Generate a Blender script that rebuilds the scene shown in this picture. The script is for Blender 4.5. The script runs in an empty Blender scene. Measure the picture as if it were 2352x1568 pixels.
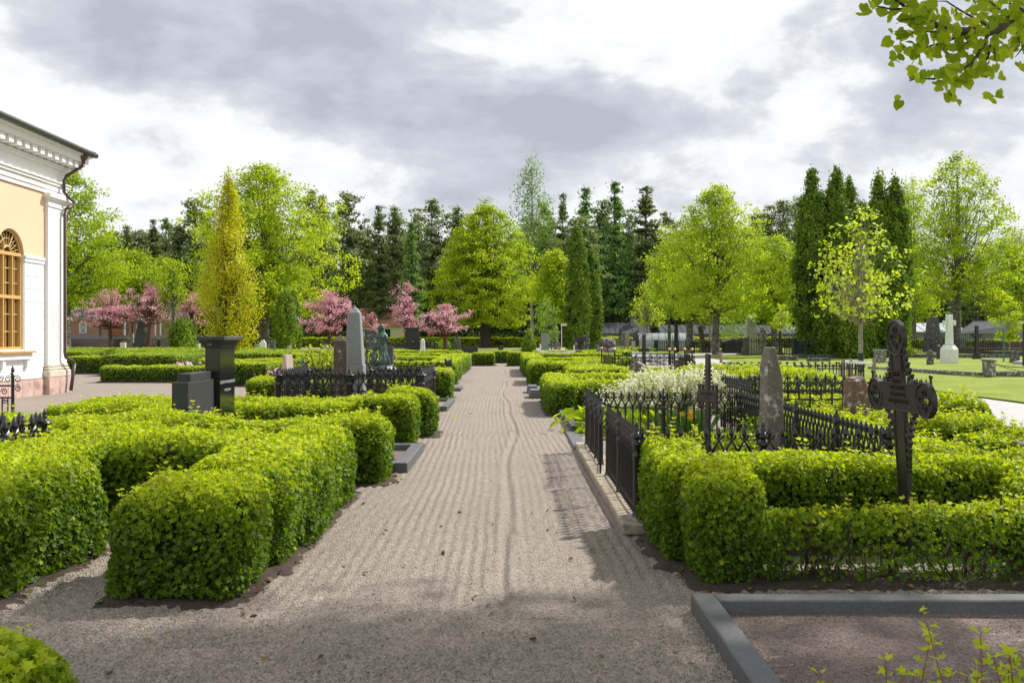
import bpy, math, random
import numpy as np
from mathutils import Vector, Matrix
R = math.radians
SC = bpy.context.scene
COL = SC.collection
rng = np.random.default_rng(7)
random.seed(7)

# ------------------------------------------------------------------ camera
F, CX, HZ, EYE = 2090.0, 1176.0, 772.0, 1.65      # focal length and horizon of the photograph, eye height in metres
cam = bpy.data.cameras.new("camera"); cam.lens = 32.0; cam.sensor_width = 36.0
cam.shift_y = -12 / 2352; cam.clip_start = 0.05; cam.clip_end = 3000
cam.dof.use_dof = True; cam.dof.focus_distance = 11.0; cam.dof.aperture_fstop = 11.0
camo = bpy.data.objects.new("camera", cam); COL.objects.link(camo)
camo.location = (0, 0, EYE); camo.rotation_euler = (R(90), 0, 0); SC.camera = camo

def XW(px, D): return (px - CX) / F * D
def ZW(py, D): return EYE - (py - HZ) * D / F
def DG(py, z=0.0): return (EYE - z) * F / (py - HZ)

# ------------------------------------------------------------------ light
SUN_AZ, SUN_EL = 54.0, 46.0
sd = Vector((math.sin(R(SUN_AZ)) * math.cos(R(SUN_EL)), math.cos(R(SUN_AZ)) * math.cos(R(SUN_EL)), math.sin(R(SUN_EL))))
sl = bpy.data.lights.new("sun", 'SUN'); sl.energy = 4.8; sl.angle = R(1.6); sl.color = (1, .95, .87)
so = bpy.data.objects.new("sun", sl); COL.objects.link(so)
so.rotation_euler = sd.to_track_quat('Z', 'Y').to_euler(); so.location = (20, 15, 30)

SC.view_settings.view_transform = 'Standard'; SC.view_settings.look = 'None'
SC.view_settings.exposure = 0.28; SC.view_settings.gamma = 1.0
try: SC.view_settings.use_curve_mapping = False
except Exception: pass
SC.render.film_transparent = False
SC.cycles.max_bounces = 7; SC.cycles.transparent_max_bounces = 8
SC.cycles.diffuse_bounces = 3; SC.cycles.glossy_bounces = 2; SC.cycles.transmission_bounces = 4

class NT:
    def __init__(s, tree): s.t = tree; s.n = tree.nodes; s.l = tree.links
    def add(s, typ, **kw):
        n = s.n.new(typ)
        for k, v in kw.items():
            if k.startswith('i_'):
                key = k[2:]; key = int(key) if key.isdigit() else key.replace('_', ' ')
                s.set(n.inputs[key], v)
            else: setattr(n, k, v)
        return n
    def set(s, sock, v):
        if isinstance(v, bpy.types.NodeSocket): s.l.new(v, sock)
        elif isinstance(v, bpy.types.Node): s.l.new(v.outputs[0], sock)
        else:
            if isinstance(v, tuple) and len(v) == 3 and sock.type == 'RGBA': v = (*v, 1)
            sock.default_value = v
    def math(s, op, a, b=None, c=None, clamp=False):
        n = s.n.new('ShaderNodeMath'); n.operation = op; n.use_clamp = clamp
        for i, v in enumerate((a, b, c)):
            if v is not None: s.set(n.inputs[i], v)
        return n.outputs[0]
    def mix(s, f, a, b, mode='MIX'):
        n = s.n.new('ShaderNodeMix'); n.data_type = 'RGBA'; n.blend_type = mode
        s.set(n.inputs[0], f); s.set(n.inputs[6], a); s.set(n.inputs[7], b); return n.outputs[2]
    def ramp(s, f, stops):
        n = s.n.new('ShaderNodeValToRGB'); cr = n.color_ramp
        while len(cr.elements) > 1: cr.elements.remove(cr.elements[-1])
        cr.elements[0].position = stops[0][0]; cr.elements[0].color = _c4(stops[0][1])
        for p, c in stops[1:]: e = cr.elements.new(p); e.color = _c4(c)
        s.set(n.inputs[0], f); return n.outputs[0]
    def noise(s, vec, scale, detail=3, rough=.55, dist=0.0):
        n = s.n.new('ShaderNodeTexNoise'); n.inputs['Scale'].default_value = scale
        n.inputs['Detail'].default_value = detail; n.inputs['Roughness'].default_value = rough
        n.inputs['Distortion'].default_value = dist
        if vec is not None: s.set(n.inputs['Vector'], vec)
        return n.outputs[0]
def _c4(c): return (c, c, c, 1) if isinstance(c, (int, float)) else (*c, 1)

# world: sky with broken bright cloud
w = bpy.data.worlds.new("World"); SC.world = w; w.use_nodes = True
T = NT(w.node_tree); T.n.clear()
geo = T.add('ShaderNodeTexCoord').outputs['Generated']
sep = T.add('ShaderNodeSeparateXYZ', i_0=geo)
dx, dy, dz = sep.outputs
el = T.math('ARCSINE', T.math('MINIMUM', T.math('MAXIMUM', dz, -1.0), 1.0))
az = T.math('ARCTAN2', dx, dy)
cc = T.add('ShaderNodeCombineXYZ', i_0=T.math('MULTIPLY', dx, 1.0), i_1=dy, i_2=T.math('MULTIPLY', dz, 1.9)).outputs[0]
n1 = T.noise(cc, 3.6, 10, .54, .25)
n2 = T.noise(cc, 9.0, 9, .58, .3)
n3 = T.noise(cc, 1.1, 3, .5)
def blob(a, e, sa, se, amp):
    p = T.math('POWER', T.math('DIVIDE', T.math('SUBTRACT', az, a), sa), 2.0)
    q = T.math('POWER', T.math('DIVIDE', T.math('SUBTRACT', el, e), se), 2.0)
    return T.math('MULTIPLY', T.math('EXPONENT', T.math('MULTIPLY', T.math('ADD', p, q), -1.0)), amp * .85)
blobs = [(-.06, .245, .30, .030, .42), (-.26, .275, .22, .05, .34), (-.50, .28, .16, .055, .40), (-.40, .185, .09, .018, .30), (.12, .222, .20, .022, .26),
         (.44, .235, .14, .025, .20), (.40, .195, .22, .022, .16), (-.16, .345, .2, .03, .15), (.02, .16, .2, .02, .12), (.5, .30, .1, .02, .12),
         (.25, .31, .22, .07, -.25), (-.36, .235, .10, .02, -.22), (-.45, .34, .12, .03, -.2), (-.05, .32, .12, .022, -.18), (-.1, .10, .5, .05, -.25)]
s_ = None
for b in blobs:
    v = blob(*b); s_ = v if s_ is None else T.math('ADD', s_, v)
dens = T.math('ADD', T.math('ADD', T.math('MULTIPLY', T.math('SUBTRACT', n1, .5), 3.4), T.math('MULTIPLY', T.math('SUBTRACT', n2, .5), 1.5)), T.math('ADD', s_, .25))
cloud = T.ramp(dens, [(0.0, (.86, .87, .885)), (.26, (.77, .785, .81)), (.40, (.63, .65, .695)), (.60, (.53, .555, .615)), (1.0, (.41, .435, .50))])
sky = T.add('ShaderNodeTexSky', sky_type='NISHITA', sun_disc=False, sun_elevation=R(SUN_EL), sun_rotation=R(SUN_AZ))
skyc = T.mix(1.0, sky.outputs[0], (.10, .10, .10), 'MULTIPLY')
cov = T.ramp(T.math('ADD', n1, T.math('MULTIPLY', n3, .6)), [(.50, 0.80), (.64, 1.0)])
fin = T.mix(cov, skyc, cloud)
bg = T.add('ShaderNodeBackground', i_0=fin, i_1=1.0)
wo = T.add('ShaderNodeOutputWorld'); T.l.new(bg.outputs[0], wo.inputs[0])

# ------------------------------------------------------------------ materials
def new_mat(name):
    m = bpy.data.materials.new(name); m.use_nodes = True
    t = NT(m.node_tree); t.n.clear(); return m, t
def out(t, sh, disp=None):
    o = t.add('ShaderNodeOutputMaterial'); t.l.new(sh, o.inputs[0])
def pbsdf(t, col, rough=.6, bump=None, bs=.3, bd=.02, metal=0.0, spec=.5, **kw):
    p = t.add('ShaderNodeBsdfPrincipled'); t.set(p.inputs['Base Color'], col); t.set(p.inputs['Roughness'], rough)
    t.set(p.inputs['Metallic'], metal); t.set(p.inputs['Specular IOR Level'], spec)
    if bump is not None:
        b = t.add('ShaderNodeBump'); b.inputs['Strength'].default_value = bs; b.inputs['Distance'].default_value = bd
        t.set(b.inputs['Height'], bump); t.l.new(b.outputs[0], p.inputs['Normal'])
    for k, v in kw.items(): t.set(p.inputs[k.replace('_', ' ')], v)
    return p.outputs[0]
def mat_stone(name, c1, c2, scale=30, rough=.7, bs=.25, lichen=None, lamt=.6, ls=9):
    m, t = new_mat(name); v = t.add('ShaderNodeTexCoord').outputs['Object']
    a = t.noise(v, scale, 6, .7); b = t.noise(v, 3, 4, .6)
    col = t.mix(t.ramp(a, [(.35, 0), (.65, 1)]), c1, c2)
    col = t.mix(t.math('MULTIPLY', t.ramp(b, [(.4, 0), (.7, 1)]), .35), col, tuple(x * .55 for x in c1))
    if lichen:
        l = t.noise(v, ls, 5, .65); col = t.mix(t.ramp(l, [(lamt - .04, 0), (lamt + .03, 1)]), col, lichen)
    out(t, pbsdf(t, col, rough, a, bs, .01)); return m
def mat_plain(name, c, rough=.5, metal=0.0, var=.15, scale=8, spec=.5, bump=.1):
    m, t = new_mat(name); v = t.add('ShaderNodeTexCoord').outputs['Object']
    a = t.noise(v, scale, 5, .6)
    col = t.mix(a, tuple(x * (1 - var) for x in c), tuple(min(1, x * (1 + var)) for x in c))
    out(t, pbsdf(t, col, rough, t.noise(v, scale * 6, 3), bump, .004, metal, spec)); return m
def mat_leaf(name, dark, mid, new, trans=.35, spec=.3, rough=.5, tsat=1.25, scalar='v'):
    m, t = new_mat(name)
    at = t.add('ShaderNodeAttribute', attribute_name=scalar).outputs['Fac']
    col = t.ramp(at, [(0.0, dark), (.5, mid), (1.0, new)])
    d = pbsdf(t, col, rough, spec=spec)
    tc = t.mix(1.0, col, (1.15 * tsat, 1.2 * tsat, .45), 'MULTIPLY')
    tr = t.add('ShaderNodeBsdfTranslucent', i_0=tc)
    mx = t.add('ShaderNodeMixShader', i_0=trans); t.l.new(d, mx.inputs[1]); t.l.new(tr.outputs[0], mx.inputs[2])
    out(t, mx.outputs[0]); return m
M = {}
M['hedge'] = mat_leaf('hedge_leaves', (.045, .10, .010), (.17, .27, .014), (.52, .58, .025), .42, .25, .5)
M['hedge_dark'] = mat_leaf('clipped_leaves', (.05, .10, .010), (.15, .24, .015), (.36, .45, .03), .38, .3, .5)
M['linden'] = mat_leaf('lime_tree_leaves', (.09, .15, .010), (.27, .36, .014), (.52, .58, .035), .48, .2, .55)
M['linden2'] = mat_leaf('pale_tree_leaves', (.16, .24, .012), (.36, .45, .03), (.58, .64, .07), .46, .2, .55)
M['gold'] = mat_leaf('golden_leaves', (.20, .25, .012), (.52, .50, .022), (.78, .70, .05), .42, .2, .55, 1.05)
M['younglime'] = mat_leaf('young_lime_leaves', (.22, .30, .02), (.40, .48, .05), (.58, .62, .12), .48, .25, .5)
M['thuja'] = mat_leaf('thuja_scales', (.03, .065, .008), (.12, .20, .016), (.27, .36, .04), .28, .2, .6)
M['pine'] = mat_leaf('pine_needles', (.055, .085, .035), (.20, .26, .11), (.42, .45, .22), .28, .2, .6, 1.0)
M['larch'] = mat_leaf('larch_needles', (.06, .13, .04), (.18, .32, .09), (.34, .48, .14), .3, .2, .6, 1.0)
M['birch'] = mat_leaf('birch_leaves', (.08, .15, .03), (.17, .28, .06), (.30, .42, .12), .4, .2, .55)
M['fastigiate'] = M['linden2']
M['undergrowth'] = mat_leaf('undergrowth_leaves', (.018, .03, .012), (.05, .08, .025), (.12, .20, .04), .25, .2, .6)
def petal(name, a, b, c, tr=.3):
    m, t = new_mat(name); at = t.add('ShaderNodeAttribute', attribute_name='v').outputs['Fac']
    col = t.ramp(at, [(0, a), (.5, b), (1, c)]); d = pbsdf(t, col, .55, spec=.2)
    x = t.add('ShaderNodeBsdfTranslucent', i_0=col); mx = t.add('ShaderNodeMixShader', i_0=tr)
    t.l.new(d, mx.inputs[1]); t.l.new(x.outputs[0], mx.inputs[2]); out(t, mx.outputs[0]); return m
M['blossom'] = petal('pink_blossom', (.42, .16, .20), (.74, .36, .47), (.92, .64, .72))
M['spirea'] = petal('white_blossom', (.70, .72, .40), (.88, .88, .68), (.95, .94, .86))
def bark(name, c1, c2, s=(14, 14, 2.5), white=None):
    m, t = new_mat(name); v = t.add('ShaderNodeTexCoord').outputs['Object']
    mp = t.add('ShaderNodeMapping', i_0=v); mp.inputs['Scale'].default_value = s
    a = t.noise(mp.outputs[0], 1.0, 6, .7)
    col = t.mix(t.ramp(a, [(.35, 0), (.65, 1)]), c1, c2)
    if white:
        b = t.noise(v, 5, 5, .7); col = t.mix(t.ramp(b, [(.5, 0), (.58, 1)]), col, white)
    out(t, pbsdf(t, col, .85, a, .8, .02)); return m
M['bark'] = bark('grey_bark', (.035, .028, .022), (.12, .10, .08), white=(.22, .22, .19))
M['bark_dark'] = bark('dark_bark', (.02, .016, .013), (.08, .062, .048))
M['bark_pine'] = bark('pine_bark', (.045, .03, .024), (.14, .095, .07))
M['bark_red'] = bark('cherry_bark', (.05, .022, .016), (.13, .062, .042))
M['bark_birch'] = bark('birch_bark', (.25, .24, .22), (.6, .58, .54), (6, 6, 14))
M['bark_young'] = bark('young_bark', (.16, .13, .10), (.40, .36, .30), (20, 20, 6))
M['twig'] = mat_plain('reddish_twig', (.22, .07, .03), .6)
M['core'] = mat_plain('hedge_inner_shade', (.018, .026, .008), .95, var=.5, scale=20)  # near-black tone painting the shade inside hedges and thujas
M['stem'] = mat_plain('hedge_stems', (.07, .05, .035), .85, var=.4, scale=20)

def gravel(name, base, warm, scale=1.0, furrow=False, dark=.0):
    m, t = new_mat(name); g = t.add('ShaderNodeNewGeometry').outputs['Position']
    vo = t.add('ShaderNodeTexVoronoi', i_Vector=g, i_Scale=75 * scale)
    vo2 = t.add('ShaderNodeTexVoronoi', i_Vector=g, i_Scale=210 * scale)
    sp = t.add('ShaderNodeSeparateXYZ', i_0=vo.outputs['Color']); r1 = sp.outputs[0]
    sp2 = t.add('ShaderNodeSeparateXYZ', i_0=vo2.outputs['Color']); r2 = sp2.outputs[1]
    col = t.ramp(r1, [(0, tuple(x * .30 for x in base)), (.25, tuple(x * .62 for x in base)), (.5, base), (.75, warm), (1, tuple(min(.85, x * 1.55) for x in base))])
    c2 = t.ramp(r2, [(0, tuple(x * .45 for x in base)), (.5, base), (1, tuple(min(.85, x * 1.4) for x in warm))])
    col = t.mix(.5, col, c2)
    big = t.noise(g, .8, 5, .6); col = t.mix(t.ramp(big, [(.35, .0), (.7, .35)]), col, tuple(x * .72 for x in base))
    fine = t.noise(g, 14, 4, .7); col = t.mix(t.ramp(fine, [(.45, 0), (.75, .35)]), col, tuple(x * .55 for x in base))
    h = t.math('ADD', t.math('MULTIPLY', vo.outputs['Distance'], -1.0), t.math('MULTIPLY', t.noise(g, 30, 4, .7), 1.2))
    out(t, pbsdf(t, col, .9, h, .9, .012, spec=.15)); return m
M['gravel'] = gravel('raked_gravel', (.325, .285, .25), (.40, .32, .27))
M['gravel_dark'] = gravel('grave_gravel', (.22, .18, .17), (.30, .21, .19))
M['gravel_tan'] = gravel('tan_gravel', (.40, .32, .26), (.46, .36, .28))
def mk_grass():
    m, t = new_mat('lawn_grass'); g = t.add('ShaderNodeNewGeometry').outputs['Position']
    a = t.noise(g, .35, 5, .6); b = t.noise(g, 9, 5, .7); mp = t.add('ShaderNodeMapping', i_0=g); mp.inputs['Scale'].default_value = (1, .35, 1)
    c = t.noise(mp.outputs[0], 1.6, 4, .6)
    col = t.mix(t.ramp(a, [(.35, 0), (.65, 1)]), (.19, .27, .025), (.33, .39, .055))
    col = t.mix(t.ramp(c, [(.5, 0), (.72, .7)]), col, (.40, .39, .12))
    col = t.mix(t.ramp(b, [(.3, .5), (.6, 0)]), col, (.12, .20, .02))
    d = pbsdf(t, col, .8, t.noise(g, 60, 4, .8), .7, .03, spec=.15)
    tr = t.add('ShaderNodeBsdfTranslucent', i_0=col); mx = t.add('ShaderNodeMixShader', i_0=.15)
    t.l.new(d, mx.inputs[1]); t.l.new(tr.outputs[0], mx.inputs[2]); out(t, mx.outputs[0]); return m
M['grass'] = mk_grass()
M['asphalt'] = mat_stone('pale_asphalt', (.36, .36, .365), (.44, .435, .435), 60, .85, .2)
M['soil'] = mat_stone('dark_soil', (.028, .020, .014), (.075, .052, .036), 40, .95, .8)
M['iron'] = mat_plain('black_iron', (.011, .011, .013), .33, 0, .3, 14, .6, .25)
M['iron_worn'] = mat_stone('worn_iron', (.020, .018, .017), (.045, .038, .034), 25, .42, .15)
M['black_granite'] = mat_plain('polished_black_granite', (.010, .011, .012), .12, 0, .5, 60, .7, .02)
M['dark_granite'] = mat_stone('dark_granite', (.022, .024, .026), (.05, .053, .056), 90, .55, .1)
M['cap_granite'] = mat_stone('weathered_black_granite', (.03, .03, .028), (.07, .068, .062), 50, .7, .3, (.42, .43, .38), .66, 16)
M['grey_granite'] = mat_stone('grey_granite', (.19, .205, .21), (.30, .31, .315), 70, .65, .15, None)
M['lichen_stone'] = mat_stone('lichened_stone', (.10, .09, .08), (.20, .175, .155), 22, .85, .4, (.46, .47, .43), .56, 7)
M['dark_lichen'] = mat_stone('dark_lichened_stone', (.045, .045, .045), (.11, .105, .10), 22, .85, .4, (.40, .41, .38), .60, 8)
M['red_lichen'] = mat_stone('red_granite_boulder', (.13, .075, .06), (.26, .15, .12), 16, .85, .6, (.42, .44, .42), .58, 9)
M['brown_stone'] = mat_stone('brown_stone', (.065, .050, .040), (.14, .10, .075), 30, .75, .25, (.50, .42, .34), .64, 4)
M['obelisk_brown'] = mat_stone('brown_grey_obelisk_stone', (.13, .112, .095), (.25, .22, .19), 24, .8, .3, (.50, .50, .46), .60, 6)
M['beige_stone'] = mat_stone('beige_stone', (.42, .34, .27), (.56, .46, .37), 30, .8, .2, (.25, .22, .18), .66, 6)
M['white_stone'] = mat_stone('white_marble', (.66, .67, .64), (.78, .78, .75), 12, .6, .1, (.42, .45, .40), .68, 5)
M['cream_stone'] = mat_stone('mossy_cream_stone', (.34, .35, .28), (.50, .50, .42), 14, .8, .2, (.22, .25, .17), .6, 6)
M['kerb_stone'] = mat_stone('slate_kerb', (.085, .090, .096), (.14, .145, .15), 45, .6, .15)
M['kerb_beige'] = mat_stone('sandstone_kerb', (.30, .24, .18), (.46, .38, .29), 18, .85, .4, (.20, .19, .17), .6, 8)
M['bronze'] = mat_stone('patinated_bronze', (.035, .06, .055), (.07, .13, .11), 9, .45, .2, (.22, .36, .31), .60, 5)
M['green_metal'] = mat_plain('green_metal', (.05, .14, .11), .5)
M['gilt'] = mat_plain('gilt_metal', (.62, .38, .18), .35, .6)
M['wood'] = mat_plain('weathered_wood', (.25, .20, .15), .85, var=.3)
M['white_paint'] = mat_plain('white_plastic', (.75, .75, .74), .5)
M['stucco_white'] = mat_plain('white_stucco', (.80, .80, .80), .85, var=.03, scale=2)
M['stucco_yellow'] = mat_plain('apricot_stucco', (.74, .53, .36), .88, var=.05, scale=1.2)
M['ochre'] = mat_plain('ochre_paint', (.60, .38, .13), .5, var=.12)
M['ochre_sill'] = mat_plain('ochre_sill', (.50, .27, .06), .5, var=.2)
M['pink_plinth'] = mat_stone('pink_limestone', (.50, .34, .30), (.62, .44, .39), 8, .8, .2, (.36, .21, .19), .6, 2)
M['cream_plinth'] = mat_stone('cream_limestone', (.52, .47, .38), (.64, .60, .50), 10, .8, .2, (.44, .36, .26), .62, 3)
M['copper'] = mat_stone('brown_copper', (.055, .038, .032), (.10, .065, .05), 10, .4, .1)
M['dark_copper'] = mat_stone('dark_green_copper', (.022, .026, .022), (.05, .055, .045), 14, .5, .2, (.10, .13, .10), .62, 9)
M['roof_black'] = mat_plain('black_sheet_roof', (.014, .018, .018), .4, 0, .3)
def glass():
    m, t = new_mat('window_glass'); out(t, pbsdf(t, (.012, .016, .015), .06, spec=.8)); return m
M['glass'] = glass()
M['grey_board'] = mat_plain('grey_boarding', (.22, .235, .25), .8, var=.06)
M['grey_roof'] = mat_plain('grey_sheet_roof', (.085, .09, .098), .9, 0, .2, 3, .1)
M['shelter_roof'] = mat_plain('weathered_zinc', (.26, .27, .28), .6, .1, .15, 3)
M['light_roof'] = mat_plain('pale_sheet_roof', (.42, .44, .47), .8, 0, .08, 2, .15)
M['white_trim'] = mat_plain('white_trim', (.75, .75, .75), .6)
M['cream_wall'] = mat_plain('cream_boarding', (.66, .62, .43), .8, var=.05)
M['tile_roof'] = mat_plain('red_clay_tiles', (.46, .21, .14), .8, var=.25, scale=6)
def brick():
    m, t = new_mat('red_brick'); v = t.add('ShaderNodeTexCoord').outputs['Object']
    s = t.add('ShaderNodeSeparateXYZ', i_0=v); c = t.add('ShaderNodeCombineXYZ', i_0=t.math('ADD', s.outputs[0], s.outputs[1]), i_1=s.outputs[2])
    b = t.add('ShaderNodeTexBrick', i_Vector=c.outputs[0], i_Color1=(.42, .19, .12), i_Color2=(.30, .13, .085), i_Mortar=(.42, .34, .28), i_Scale=1.0)
    b.inputs['Mortar Size'].default_value = .012; b.inputs['Brick Width'].default_value = .28; b.inputs['Row Height'].default_value = .09
    n = t.noise(v, 2, 5); col = t.mix(t.math('MULTIPLY', n, .5), b.outputs[0], (.24, .10, .07)); out(t, pbsdf(t, col, .85)); return m
M['brick'] = brick()
M['boulder_wall'] = mat_stone('split_boulder_masonry', (.13, .09, .085), (.26, .19, .18), 3, .9, .6)
M['door_red'] = mat_plain('rust_red_door', (.30, .085, .04), .6)
M['tulip_pink'] = mat_plain('pink_tulip', (.72, .40, .60), .5); M['tulip_white'] = mat_plain('white_tulip', (.82, .76, .76), .5)
M['tulip_purple'] = mat_plain('purple_tulip', (.30, .04, .20), .5); M['yellow'] = mat_plain('yellow_petals', (.82, .55, .03), .5)
M['red_flower'] = mat_plain('red_flowers', (.35, .02, .03), .6); M['green_stem'] = mat_plain('green_stems', (.10, .22, .03), .6)
M['pebble'] = petal('loose_pebbles', (.07, .065, .06), (.32, .27, .235), (.62, .52, .46), .0)
M['dead_leaf'] = petal('fallen_leaves', (.10, .05, .025), (.24, .15, .06), (.22, .30, .04), .2)
M['inscr'] = mat_plain('grey_letter', (.42, .42, .42), .5)
M['ribbon'] = mat_plain('white_tape', (.80, .80, .80), .5)
M['boulder_dark'] = M['dark_lichen']

# ------------------------------------------------------------------ helpers
def props(o, label=None, cat=None, group=None, kind=None):
    if label: o['label'] = label
    if cat: o['category'] = cat
    if group: o['group'] = group
    if kind: o['kind'] = kind
    return o
def thing(name, label, cat, loc=(0, 0, 0), rz=0.0, group=None):
    o = bpy.data.objects.new(name, None); COL.objects.link(o); o.location = loc; o.rotation_euler = (0, 0, rz)
    o.empty_display_size = .2
    return props(o, label, cat, group)
class MB:
    def __init__(s): s.v = []; s.f = []; s.m = []; s.M = Matrix.Identity(4); s.mi = 0
    def _add(s, vs, fs):
        b = len(s.v); s.v += [tuple(s.M @ Vector(p)) for p in vs]
        s.f += [tuple(b + i for i in f) for f in fs]; s.m += [s.mi] * len(fs); return s
    def box(s, x0, x1, y0, y1, z0, z1, rz=0, tx=0, ty=0):
        "box; tx, ty shrink the top towards its middle"
        v = [(x0, y0, z0), (x1, y0, z0), (x1, y1, z0), (x0, y1, z0), (x0 + tx, y0 + ty, z1), (x1 - tx, y0 + ty, z1), (x1 - tx, y1 - ty, z1), (x0 + tx, y1 - ty, z1)]
        if rz:
            mx, my = (x0 + x1) / 2, (y0 + y1) / 2; c, n = math.cos(rz), math.sin(rz)
            v = [(mx + (a - mx) * c - (b - my) * n, my + (a - mx) * n + (b - my) * c, z) for a, b, z in v]
        return s._add(v, [(0, 3, 2, 1), (4, 5, 6, 7), (0, 1, 5, 4), (1, 2, 6, 5), (2, 3, 7, 6), (3, 0, 4, 7)])
    def tube(s, pts, r, n=6, cap=True):
        pts = [Vector(p) for p in pts]; k = len(pts)
        if not hasattr(r, '__len__'): r = [r] * k
        vs = []; fs = []
        for i, p in enumerate(pts):
            d = (pts[min(i + 1, k - 1)] - pts[max(i - 1, 0)])
            if d.length < 1e-9: d = Vector((0, 0, 1))
            d.normalize(); u = Vector((0, 1, 0)) if abs(d.z) > .9 else Vector((0, 0, 1))
            a = d.cross(u).normalized(); b = d.cross(a)
            for j in range(n):
                t = 2 * math.pi * j / n; vs.append(p + (a * math.cos(t) + b * math.sin(t)) * r[i])
        for i in range(k - 1):
            for j in range(n):
                j2 = (j + 1) % n; fs.append((i * n + j, i * n + j2, (i + 1) * n + j2, (i + 1) * n + j))
        if cap: fs.append(tuple(range(n - 1, -1, -1))); fs.append(tuple((k - 1) * n + j for j in range(n)))
        return s._add(vs, fs)
    def lathe(s, prof, c=(0, 0, 0), n=10, sx=1, sy=1, ph=0):
        vs = []; fs = []; k = len(prof)
        for r, z in prof:
            for j in range(n):
                t = 2 * math.pi * j / n + ph; vs.append((c[0] + r * sx * math.cos(t), c[1] + r * sy * math.sin(t), c[2] + z))
        for i in range(k - 1):
            for j in range(n):
                j2 = (j + 1) % n; fs.append((i * n + j, i * n + j2, (i + 1) * n + j2, (i + 1) * n + j))
        fs.append(tuple(range(n - 1, -1, -1))); fs.append(tuple((k - 1) * n + j for j in range(n)))
        return s._add(vs, fs)
    def ball(s, c, r, n=8, m=6, sc=(1, 1, 1)):
        pr = [(max(1e-4, r * math.sin(math.pi * i / m)), -r * sc[2] * math.cos(math.pi * i / m)) for i in range(m + 1)]
        return s.lathe(pr, c, n, sc[0], sc[1])
    def prism(s, poly, y0, y1):
        "polygon in x,z extruded along y"
        n = len(poly); vs = [(x, y0, z) for x, z in poly] + [(x, y1, z) for x, z in poly]
        fs = [tuple(range(n)), tuple(range(2 * n - 1, n - 1, -1))] + [((i + 1) % n, i, n + i, n + (i + 1) % n) for i in range(n)]
        return s._add(vs, fs)
    def loft(s, rings, n=14):
        "rings: (cx, cy, z, rx, ry[, wobble, phase])"
        vs = []; fs = []
        for q in rings:
            cx, cy, z, rx, ry = q[:5]; wb = q[5] if len(q) > 5 else 0; ph = q[6] if len(q) > 6 else 0
            for j in range(n):
                t = 2 * math.pi * j / n; k = 1 + wb * math.sin(5 * t + ph)
                vs.append((cx + rx * k * math.cos(t), cy + ry * k * math.sin(t), z))
        for i in range(len(rings) - 1):
            for j in range(n):
                j2 = (j + 1) % n; fs.append((i * n + j, i * n + j2, (i + 1) * n + j2, (i + 1) * n + j))
        fs.append(tuple(range(n - 1, -1, -1))); fs.append(tuple((len(rings) - 1) * n + j for j in range(n)))
        return s._add(vs, fs)
    def build(s, name, mat, parent=None, smooth=False, loc=None, rz=0, bevel=0):
        me = bpy.data.meshes.new(name); me.from_pydata(s.v, [], s.f)
        for m in (mat if isinstance(mat, (list, tuple)) else [mat]): me.materials.append(M[m] if isinstance(m, str) else m)
        if isinstance(mat, (list, tuple)): me.polygons.foreach_set('material_index', s.m)
        if smooth: me.polygons.foreach_set('use_smooth', [True] * len(me.polygons))
        me.update(); o = bpy.data.objects.new(name, me); COL.objects.link(o)
        if parent: o.parent = parent
        if loc is not None: o.location = loc; o.rotation_euler = (0, 0, rz)
        if bevel:
            b = o.modifiers.new('bevel', 'BEVEL'); b.width = bevel; b.segments = 1; b.limit_method = 'ANGLE'; b.angle_limit = R(35)
        return o
def single(mb, name, mat, label, cat, loc, rz=0, group=None, smooth=False, bevel=0):
    return props(mb.build(name, mat, None, smooth, loc, rz, bevel), label, cat, group)
def kids(o): return [c for c in bpy.data.objects if c.parent == o]
def copy_tree(o, loc, rz=0, sc=None, label=None, group=None):
    c = o.copy(); COL.objects.link(c); c.location = loc; c.rotation_euler = (0, 0, rz)
    if sc: c.scale = sc if hasattr(sc, '__len__') else (sc, sc, sc)
    if label: c['label'] = label
    if group: c['group'] = group
    for k in KID.get(o.name, []) or kids(o):
        d = k.copy(); COL.objects.link(d); d.parent = c
        for g in kids(k): e = g.copy(); COL.objects.link(e); e.parent = d
    return c
KID = {}

NEARLEAF = (np.array([(0, -.40, 0), (.30, -.36, .05), (.24, -.12, .05), (.58, .10, .14), (.18, .16, .05), (0, .62, -.08), (-.18, .16, .05), (-.58, .10, .14), (-.24, -.12, .05), (-.30, -.36, .05)]), [(0, 1, 2, 3, 4, 5), (0, 5, 6, 7, 8, 9)])
QUAD = (np.array([(0, -.5, 0), (.42, 0, .08), (0, .5, 0), (-.42, 0, .08)]), [(0, 1, 2), (0, 2, 3)])
FLAT = (np.array([(0, -.5, 0), (.45, 0, .0), (0, .5, 0), (-.45, 0, 0)]), [(0, 1, 2, 3)])
HEART = (np.array([(0, -.38, 0), (.3, -.5, .05), (.52, -.2, .1), (.42, .15, .06), (0, .58, -.06), (-.42, .15, .06), (-.52, -.2, .1), (-.3, -.5, .05)]), [(0, 1, 2, 3, 4), (0, 4, 5, 6, 7)])
def unit(a): return a / np.maximum(1e-9, np.linalg.norm(a, axis=1, keepdims=True))
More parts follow.
